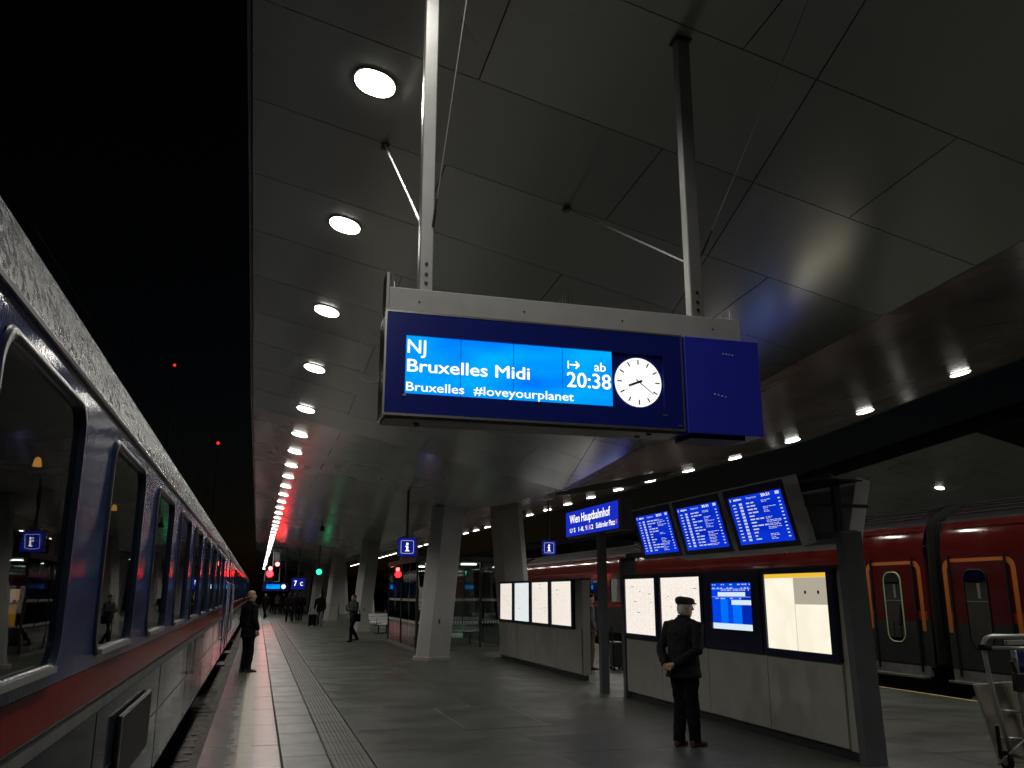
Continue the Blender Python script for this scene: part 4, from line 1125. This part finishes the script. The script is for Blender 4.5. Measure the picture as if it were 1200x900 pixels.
# ================================================================== luggage trolley bottom right
tr = thing('luggage_trolley', 'grey tube luggage trolley with tray board and blue plate at the right edge', 'luggage trolley', (7.66, 7.55, 0), R(-8))
tr.scale = (1.02, 1.02, 1.02)
def tb(pts, r, nm, mt, par=tr): m = MB(); m.tube(pts, r, 10); return m.build(nm, M[mt] if isinstance(mt, str) else mt, par, smooth=True)
arc = [(-.30+.10-.10*math.cos(a), 0, 1.18+.10*math.sin(a)) for a in [R(q) for q in range(0, 100, 15)]]
tb([(-.14,.02,.12),(-.28,.0,.75)] + [(p[0]-.02,0,p[2]) for p in arc] + [(.60,0,1.285)], .024, 'push_frame', 'trolley')
tb([(.10,.05,.12),(.04,.03,1.0),(.04,.03,1.18)], .028, 'upright_tube', 'trolley')
h = tb([(-.30,-.05,1.175),(.62,-.05,1.15)], .020, 'push_bar', 'trolley')
tb([(-.40,-.05,1.178),(-.28,-.05,1.1745)], .030, 'grip', 'rubber', h)
m = MB(); m.box(-.06,.60,-.02,.03,1.195,1.245); m.build('cross_plate', M['beam_grey'], tr, bevel=.006)
m = MB(); m.box(.10,.62,.04,.06,.98,1.13); m.build('blue_plate', M['trolley_blue'], tr)
m = MB(); m.loft([[(-.36,.16,.80),(.24,.16,.83),(.24,.20,.83),(-.36,.20,.80)], [(-.24,.06,.05),(.30,.06,.05),(.30,.10,.05),(-.24,.10,.05)]]); m.build('tray_board', M['trolley_board'], tr, bevel=.012)
for zq in (.30, .56): tb([(-.25,.03,zq),(.07,.05,zq-.02)], .014, 'cross_tube', 'trolley')
lk = tb([(-.34,-.03,.06),(-.02,-.05,.30)], .012, 'brake_rod', 'steel'); m = MB(); m.ball((-.01,-.05,.305), .03, .02, .02); m.build('knob', M['rubber'], lk)
m = MB(); m.box(-.31,-.285,-.04,-.01,.12,.42); m.build('brake_lever', M['rubber'], tr)
lb = tb([(.0,-.02,1.05),(-.06,-.04,1.03),(.02,.0,.90),(.06,.02,.80)], .022, 'coin_lock', 'dark_metal'); m = MB(); m.box(-.02,.09,-.04,.04,.74,.92); m.build('lock_box', M['dark_metal'], lb, bevel=.01)
for (xq, yq) in ((-.22,.0),(.5,.0),(-.16,-.75),(.46,-.75)):
    m = MB(); m.tube([(xq-.018,yq,.09),(xq+.018,yq,.09)], .088, 18); w = m.build('wheel', M['rubber'], tr); m = MB(); m.tube([(xq-.022,yq,.09),(xq+.022,yq,.09)], .045, 12); m.build('hub', M['steel'], w)
tb([(-.14,-.02,.14),(-.12,-.80,.14),(.44,-.80,.14),(.46,-.05,.14)], .02, 'base_frame', 'trolley')

# ================================================================== people
REM = []
FOLD = bpy.data.textures.new('folds', 'CLOUDS'); FOLD.noise_scale = .11; FOLD.noise_depth = 2
def rem(o, vox, it=6, fold=0):
    r = o.modifiers.new('remesh', 'REMESH'); r.mode = 'VOXEL'; r.voxel_size = vox; r.use_smooth_shade = True
    s_ = o.modifiers.new('smooth', 'SMOOTH'); s_.factor = .5; s_.iterations = it
    if fold:
        d_ = o.modifiers.new('folds', 'DISPLACE'); d_.texture = FOLD; d_.strength = fold; d_.mid_level = .5; d_.texture_coords = 'LOCAL'
    REM.append(o); return o
def ell(cx, cy_, z, rx, ry, n=16): return [(cx+rx*math.cos(2*math.pi*i/n), cy_+ry*math.sin(2*math.pi*i/n), z) for i in range(n)]
def hand_geo(m, w, d, nrm, side, curl=.6, s=1.0):
    d = Vector(d).normalized(); nrm = Vector(nrm); nrm = (nrm - d*nrm.dot(d)).normalized(); ac = d.cross(nrm)*side
    w = Vector(w)
    m.tube([w-d*.03, w, w+d*.045*s, w+d*.088*s], [(.026,.021),(.027,.019),(.041,.017),(.039,.013)] if False else [.024,.024,.030,.026], 10)
    for q, (off, ln) in enumerate(((-.030,.072),(-.010,.082),(.010,.076),(.029,.060))):
        p = w + d*.08*s + ac*off; cur = d.copy(); pts = [w+d*.05*s+ac*off*.9, p]
        for k, f in enumerate((.45,.32,.23)):
            cur = (cur*math.cos(curl*(.5+.4*k)) + nrm*math.sin(curl*(.5+.4*k))).normalized(); p = p + cur*ln*f*s; pts.append(p)
        m.tube(pts, [.0105,.0105,.0095,.0085,.007], 8)
    p0 = w + d*.02 - ac*.022; p1 = p0 - ac*.026 + d*.03 + nrm*.012; p2 = p1 + d*.034 + nrm*.010 + ac*.006
    m.tube([p0, p1, p2], [.013,.012,.009], 8)
def person(label, loc, rz, h, top, bottom, shoes, hair='dark', pose='stand', coat_hem=.80, head_turn=0., vox=.014, group=None, stoop=0., cap=False, hood=False, lean=0., extras=None, wide=1.0):
    k = h/1.75
    t = thing('person', label, 'person', loc, rz, group); t.scale = (k,k,k)
    dz = 0.; sh_y = 0.
    la = [(-.20,0,1.42), (-.27,-.03,1.14), (-.28,.05,.90)]; ra = [(.20,0,1.42), (.27,-.03,1.14), (.28,.05,.90)]
    ll = [(-.095,0,.93), (-.105,.02,.50), (-.11,-.02,.09)]; rl = [(.095,0,.93), (.105,.02,.50), (.11,-.02,.09)]
    hd_l, hd_r = (.05,.15,-1), (-.05,.15,-1); nl, nr = (1,.1,0), (-1,.1,0)
    if pose == 'behind':
        la = [(-.20,-.01,1.41), (-.285,-.10,1.13), (-.105,-.235,.945)]; ra = [(.20,-.01,1.41), (.285,-.10,1.13), (.045,-.255,.965)]
        hd_l, hd_r = (1,-.1,-.25), (-1,-.1,-.35); nl, nr = (0,-1,.2), (0,-1,.2)
        ll = [(-.085,0,.93), (-.085,.02,.50), (-.075,-.05,.09)]; rl = [(.085,0,.93), (.085,.02,.50), (.085,.05,.09)]
    if pose == 'walk':
        ll = [(-.09,0,.92), (-.10,.20,.52), (-.10,.24,.10)]; rl = [(.09,0,.92), (.10,-.05,.50), (.10,-.36,.16)]
        la[1] = (-.27,-.10,1.15); la[2] = (-.26,-.12,.90); ra[1] = (.27,.0,1.14); ra[2] = (.26,.16,.94)
    if pose == 'phone':
        ll = [(-.09,0,.92), (-.10,.16,.52), (-.10,.16,.10)]; rl = [(.09,0,.92), (.10,.0,.50), (.10,-.26,.13)]
        ra = [(.20,0,1.42), (.26,.05,1.16), (.10,.27,1.20)]; hd_r = (-.4,.5,.4); nr = (-.3,-.5,.8)
        la = [(-.20,0,1.42), (-.26,.05,1.15), (-.10,.26,1.18)]; hd_l = (.4,.5,.4); nl = (.3,-.5,.8)
    if pose == 'pull':
        ll = [(-.09,0,.92), (-.10,.15,.52), (-.10,.18,.10)]; rl = [(.09,0,.92), (.10,-.02,.50), (.10,-.24,.12)]
        ra = [(.20,0,1.42), (.28,-.12,1.15), (.32,-.26,.93)]
    if pose == 'sit':
        dz = -.46; ll = [(-.10,0,.93), (-.12,.42,.50+.46), (-.12,.44,.09+.46)]; rl = [(.10,0,.93), (.12,.42,.50+.46), (.12,.44,.09+.46)]
        la[1] = (-.27,.05,1.15); la[2] = (-.15,.28,1.06); ra[1] = (.27,.05,1.15); ra[2] = (.15,.28,1.06); hd_l = (.3,.8,-.2); hd_r = (-.3,.8,-.2)
    def T(p, st=True):
        x, y, z = p
        if st and z > .9: y = y + (z-.9)*stoop/.6 + (z-.9)*lean
        return (x, y, z+dz)
    Tl = lambda P_: [T(p) for p in P_]
    # head frame
    hc = Vector(T((0, .02, 1.625))); cs, sn = math.cos(head_turn), math.sin(head_turn)
    def Hp(x, y, z): return (hc.x + x*cs - y*sn, hc.y + x*sn + y*cs, hc.z + z)
    body = MB()
    hr = [(-.118,.022,.026,.048),(-.108,.042,.044,.038),(-.085,.055,.066,.020),(-.045,.065,.086,.006),(0,.072,.097,-.002),(.045,.074,.097,-.006),(.08,.064,.082,-.008),(.105,.042,.054,-.010),(.118,.018,.022,-.010)]
    body.loft([[Hp(rx*math.cos(2*math.pi*i/18), oy+ry*math.sin(2*math.pi*i/18), z) for i in range(18)] for z, rx, ry, oy in hr])
    body.tube([Hp(0,.088,.028), Hp(0,.103,.0), Hp(0,.116,-.026), Hp(0,.094,-.036)], [.008,.011,.015,.008], 8)
    for s_ in (-1,1):
        body.tube([Hp(s_*.068,-.012,-.03), Hp(s_*.082,-.018,-.0), Hp(s_*.080,-.022,.028)], [.010,.017,.010], 8)
        body.tube([Hp(s_*.012,.092,.034), Hp(s_*.045,.080,.036)], .009, 6)
    body.tube([Hp(-.022,.088,-.062), Hp(0,.096,-.060), Hp(.022,.088,-.062)], [.006,.009,.006], 6)
    body.tube([T((0,-.01,1.42)), T((0,.0,1.50)), Hp(0,-.012,-.06)], [.062,.056,.055], 12)
    tor = [(.88,.14,.10),(1.0,.13,.09),(1.15,.125,.085),(1.30,.14,.09),(1.40,.13,.08),(1.46,.07,.06)]
    body.loft([[T((x,y,z)) for x,y,z in ell(0,0,z,rx,ry)] for z,rx,ry in tor])
    for A, dd, nn, sd in ((la, hd_l, nl, -1), (ra, hd_r, nr, 1)):
        P_ = Tl(A); body.tube([(P_[0][0]*.6, P_[0][1], P_[0][2]-.01), P_[0], P_[1], P_[2]], [.05,.045,.036,.025], 10)
        hand_geo(body, P_[2], dd, nn, sd, .75)
    for Lg in (ll, rl):
        P_ = Tl(Lg); body.tube([(P_[0][0],P_[0][1],P_[0][2]+.05), P_[0], P_[1], P_[2]], [.07,.075,.05,.04], 10)
    rem(body.build('body', M['skin'], t), vox*.62 if vox < .01 else vox*.8, 2)
    # jacket or coat
    J = MB(); fl = 1 + .10*(1 if coat_hem < .85 else 0)
    jr = [(coat_hem,.188*fl,.142*fl),(.93,.186,.142),(1.05,.178,.134),(1.18,.184,.136),(1.32,.198,.136),(1.41,.185,.116),(1.46,.13,.090),(1.50,.082,.074)]
    J.loft([[T((x*wide,y*(1+(wide-1)*1.6)-.005,z)) for x,y,z in ell(0,0,z,rx,ry,20)] for z,rx,ry in jr])
    J.tube([T((-.10,-.01,1.44)), T((.10,-.01,1.44))], [.075,.075], 10)
    for A in (la, ra):
        P_ = [Vector(q) for q in Tl(A)]; e = P_[1]; w = P_[2]
        J.tube([(P_[0].x*.55*wide, P_[0].y, P_[0].z+.0), (P_[0].x*wide, P_[0].y, P_[0].z-.012), P_[0].lerp(e,.55), e, e.lerp(w,.5), w], [.078,.079,.070,.062,.056,.047], 12)
    rem(J.build('jacket', M[top], t), vox, 5, .035)
    co = MB(); pts = [T((.070*math.cos(a)*1.05, .070*math.sin(a)-.004, 1.505 + (.014 if math.sin(a) < 0 else -.006))) for a in [2*math.pi*i/16 for i in range(17)]]
    co.tube(pts, [(.012,.022)]*17, 6); co.build('collar', M[top], t, smooth=True)
    # trousers
    Tr = MB(); Tr.loft([[T((x,y,z), False) for x,y,z in ell(0,0,z,rx,ry,18)] for z,rx,ry in ((.80,.155,.118),(.88,.168,.125),(.96,.160,.118),(1.02,.15,.11))])
    for Lg in (ll, rl):
        P_ = [Vector(T(q, False)) for q in Lg]; up_ = P_[0]+Vector((0,0,-.05))
        low = P_[2] + (P_[2]-P_[1]).normalized()*.035
        Tr.tube([P_[0]+Vector((0,0,.04)), up_, P_[0].lerp(P_[1],.55), P_[1], P_[1].lerp(P_[2],.5), low], [q*(1.17 if pose == 'behind' else 1) for q in (.085,.092,.084,.072,.066,.062)], 14)
    rem(Tr.build('trousers', M[bottom], t), vox, 5, .028)
    for Lg in (ll, rl):
        a = Vector(T(Lg[2], False)); kn = Vector(T(Lg[1], False)); g0 = max(a.z-.09, 0)
        tilt = g0*1.6
        S = MB(); q = [(-.075,.030,.035,.02),(-.04,.036,.045,.0),(.02,.040,.040,0),(.09,.045,.030,0),(.15,.040,.024,0),(.185,.022,.018,0)]
        rings = []
        for dy, rx, rzv, _ in q:
            zc_ = g0 + rzv + .002 - (dy-.0)*tilt*.8 if g0 > .02 else rzv + .002
            rings.append([(a.x + (1 if a.x > 0 else -1)*max(dy,0)*.15 + rx*math.cos(2*math.pi*i/14), a.y+dy, max(zc_ + rzv*1.25*math.sin(2*math.pi*i/14), .002)) for i in range(14)])
        S.loft(rings); S.tube([a+Vector((0,-.02,.03)), a+Vector((0,-.02,-.05))], [.045,.045], 12)
        rem(S.build('shoe', M[shoes], t), max(.007, vox*.6), 3)
    # eyes
    for s_ in (-1,1):
        e = MB(); e.ball(Hp(s_*.030,.083,.016), .010, n=8, m=6); e.build('eye', M['white_dash'], t)
    if cap:
        hm = MB(); hm.loft([[Hp(rx*math.cos(2*math.pi*i/18), oy+ry*math.sin(2*math.pi*i/18), z) for i in range(18)] for z,rx,ry,oy in ((-.085,.052,.045,-.046),(-.05,.068,.060,-.040),(-.01,.078,.072,-.033),(.03,.080,.080,-.02),(.06,.078,.085,-.012))])
        rem(hm.build('hair', M['hair_white'], t), .009, 3)
        cm = MB(); cm.loft([[Hp(rx*math.cos(2*math.pi*i/20), oy+ry*math.sin(2*math.pi*i/20), z+max(0,-math.sin(2*math.pi*i/20))*.012) for i in range(20)] for z,rx,ry,oy in ((.032,.086,.106,-.006),(.05,.096,.122,.000),(.075,.102,.132,.004),(.10,.096,.124,.002),(.118,.078,.098,-.006),(.128,.04,.05,-.01))])
        cm.loft([[Hp(x, y, z) for x, y, z in ((-.07,.085,.040),(-.04,.150,.034),(0,.165,.032),(.04,.150,.034),(.07,.085,.040))], [Hp(x, y, z) for x, y, z in ((-.07,.085,.056),(-.04,.150,.050),(0,.165,.048),(.04,.150,.050),(.07,.085,.056))]])
        rem(cm.build('flat_cap', M['cap'], t), .008, 4)
        gm = MB()
        for s_ in (-1,1):
            gm.tube([Hp(s_*.076,-.02,.018), Hp(s_*.074,.09,.018)], .0025, 6)
            pr_ = [Hp(s_*.032+.024*math.cos(a), .108, .010+.019*math.sin(a)) for a in [2*math.pi*i/14 for i in range(15)]]; gm.tube(pr_, .0022, 5)
        gm.build('glasses', M['silver'], t)
    else:
        hm = MB(); lo = -.10 if hair == 'long' else -.045
        hm.loft([[Hp(rx*math.cos(2*math.pi*i/18), oy+ry*math.sin(2*math.pi*i/18), z) for i in range(18)] for z,rx,ry,oy in ((lo,.062,.050,-.050),(-.01,.080,.074,-.036),(.035,.083,.088,-.022),(.065,.082,.098,-.008),(.095,.070,.088,-.006),(.118,.046,.060,-.008),(.132,.018,.024,-.01))])
        rem(hm.build('hair', M[{'dark':'hair_dark','long':'hair_dark','blond':'hair_blond','beanie':'cloth_black'}[hair]], t), .010, 3)
    if extras: extras(t, T)
    return t
def shoulder_bag(side, mt='cloth_black'):
    def f(t, T):
        m = MB(); m.loft([[T((side*.20+x, y, z)) for x, y in rrect(.14,.34,.05,3)] for z in (.74,.80,.98,1.03)]); rem(m.build('shoulder_bag', M[mt], t), .014, 4)
        s_ = MB(); s_.tube([T((side*.22,.12,1.0)), T((side*.23,.05,1.25)), T((side*.17,-.0,1.50)), T((side*.22,-.08,1.25)), T((side*.22,-.13,1.0))], [(.016,.006)]*5, 6); s_.build('strap', M[mt], t)
    return f
def backpack(mt='cloth_black'):
    def f(t, T):
        m = MB(); m.loft([[T((x, -.20+y*(1 if z < 1.35 else .7), z)) for x, y in rrect(.29*sc_,.17*sc_,.06,3)] for z, sc_ in ((.95,.85),(1.0,1),(1.3,1),(1.42,.85),(1.47,.55))]); rem(m.build('backpack', M[mt], t), .014, 4)
        for s_ in (-1,1):
            b = MB(); b.tube([T((s_*.11,-.12,1.42)), T((s_*.12,-.02,1.50)), T((s_*.13,.13,1.40)), T((s_*.14,.13,1.15)), T((s_*.15,-.08,1.0))], [(.022,.007)]*5, 6); b.build('strap', M[mt], t)
    return f
def phone(t, T):
    m = MB(); m.box(-.035,.035,.325,.335,1.22,1.36); m.build('phone', M['black'], t)

person('man in dark jacket and flat cap reading the lit posters, hands clasped behind him', (4.96, 9.74, 0), R(-64), 1.70, 'cloth_coat', 'cloth_navy', 'leather', pose='behind', coat_hem=.80, head_turn=R(-24), vox=.0095, stoop=.05, cap=True, wide=1.13)
person('man in black suit standing on the platform edge beside the blue train', (-.14, 21.25, 0), R(-58), 1.80, 'cloth_black', 'cloth_black', 'leather_black', hair='blond', pose='stand', coat_hem=.74, vox=.013)
person('person in dark teal jacket walking with shoulder bag and phone near the second column', (3.49, 33.3, 0), R(118), 1.70, 'cloth_teal', 'cloth_black', 'leather_black', pose='phone', coat_hem=.86, extras=lambda t, T: (shoulder_bag(-1)(t, T), phone(t, T)))
person('person in dark coat and grey jeans pulling a black suitcase', (3.32, 49.0, 0), R(172), 1.74, 'cloth_black', 'cloth_jeans', 'leather_black', hair='long', pose='pull', coat_hem=.78)
WALK = 'group of three dark clothed people walking away far down the platform'
for (x, y, rz, lab, top) in ((1.95,56.7,8,'leftmost of the three people walking away far down the platform','cloth_black'), (2.27,56.3,0,'middle one of the three people walking away far down the platform','cloth_navy'), (2.63,56.6,-8,'rightmost of the three people walking away far down the platform','cloth_black')):
    person(lab, (x, y, 0), R(rz), 1.76, top, 'cloth_black', 'leather_black', pose='walk', coat_hem=.66, vox=.02, group='people far down the platform')
for (x, y, rz, lab, top) in ((.58,64.6,150,'lone dark figure walking below the red signal','cloth_navy'), (1.32,84,0,'tiny dark figure leftmost in the distant crowd','cloth_black'), (1.75,80.5,20,'tiny figure second from left in the distant crowd','cloth_khaki'), (2.2,79,190,'tiny figure rightmost in the distant crowd','cloth_black'), (6.6,45.5,200,'person in dark top and khaki trousers standing behind the metal bench','cloth_black')):
    person(lab, (x, y, 0), R(rz), 1.74, top, 'cloth_khaki' if x > 6 else 'cloth_black', 'leather_black', pose='walk' if x < 6 else 'stand', vox=.022, group='people far down the platform')
person('person in grey jacket and dark beanie with backpack behind the sign post', (7.62, 19.7, 0), R(-95), 1.74, 'cloth_grey', 'cloth_khaki', 'leather_black', hair='beanie', pose='stand', coat_hem=.84, extras=backpack())
person('dark clothed person seated on the bench in the waiting room', (5.88, 29.25, .10), R(172), 1.72, 'cloth_black', 'cloth_black', 'leather_black', pose='sit')

def suitcase(label, loc, rz, mt):
    t = thing('suitcase', label, 'suitcase', loc, rz, 'rolling suitcases')
    m = MB(); m.box(-.20,.20,-.13,.13,.07,.64); m.build('shell', M[mt], t, bevel=.03)
    for q in (-.12,-.04,.04,.12):
        m = MB(); m.box(q-.008,q+.008,-.137,-.129,.12,.60); m.build('rib', M[mt], t)
    m = MB(); m.tube([(-.11,.1,.60),(-.11,.1,1.0),(.11,.1,1.0),(.11,.1,.60)], .010, 8); m.build('handle', M['dark_metal'], t)
    for xq in (-.16,.16):
        for yq in (-.1,.1):
            m = MB(); m.tube([(xq-.015,yq,.035),(xq+.015,yq,.035)], .035, 12); m.build('wheel', M['rubber'], t)
suitcase('black suitcase pulled by the person in grey jeans', (2.92, 48.7, 0), R(10), 'cloth_black')
m_ = suitcase('dark suitcase standing beside the person behind the sign post', (8.22, 19.55, 0), R(80), 'dark_metal')

# bake the smooth figures down to plain meshes
dg = bpy.context.evaluated_depsgraph_get()
baked = []
for o in REM: baked.append((o, bpy.data.meshes.new_from_object(o.evaluated_get(dg))))
for o, me in baked:
    o.modifiers.clear(); old = o.data; me.name = o.name; o.data = me
    me.polygons.foreach_set('use_smooth', [True]*len(me.polygons))
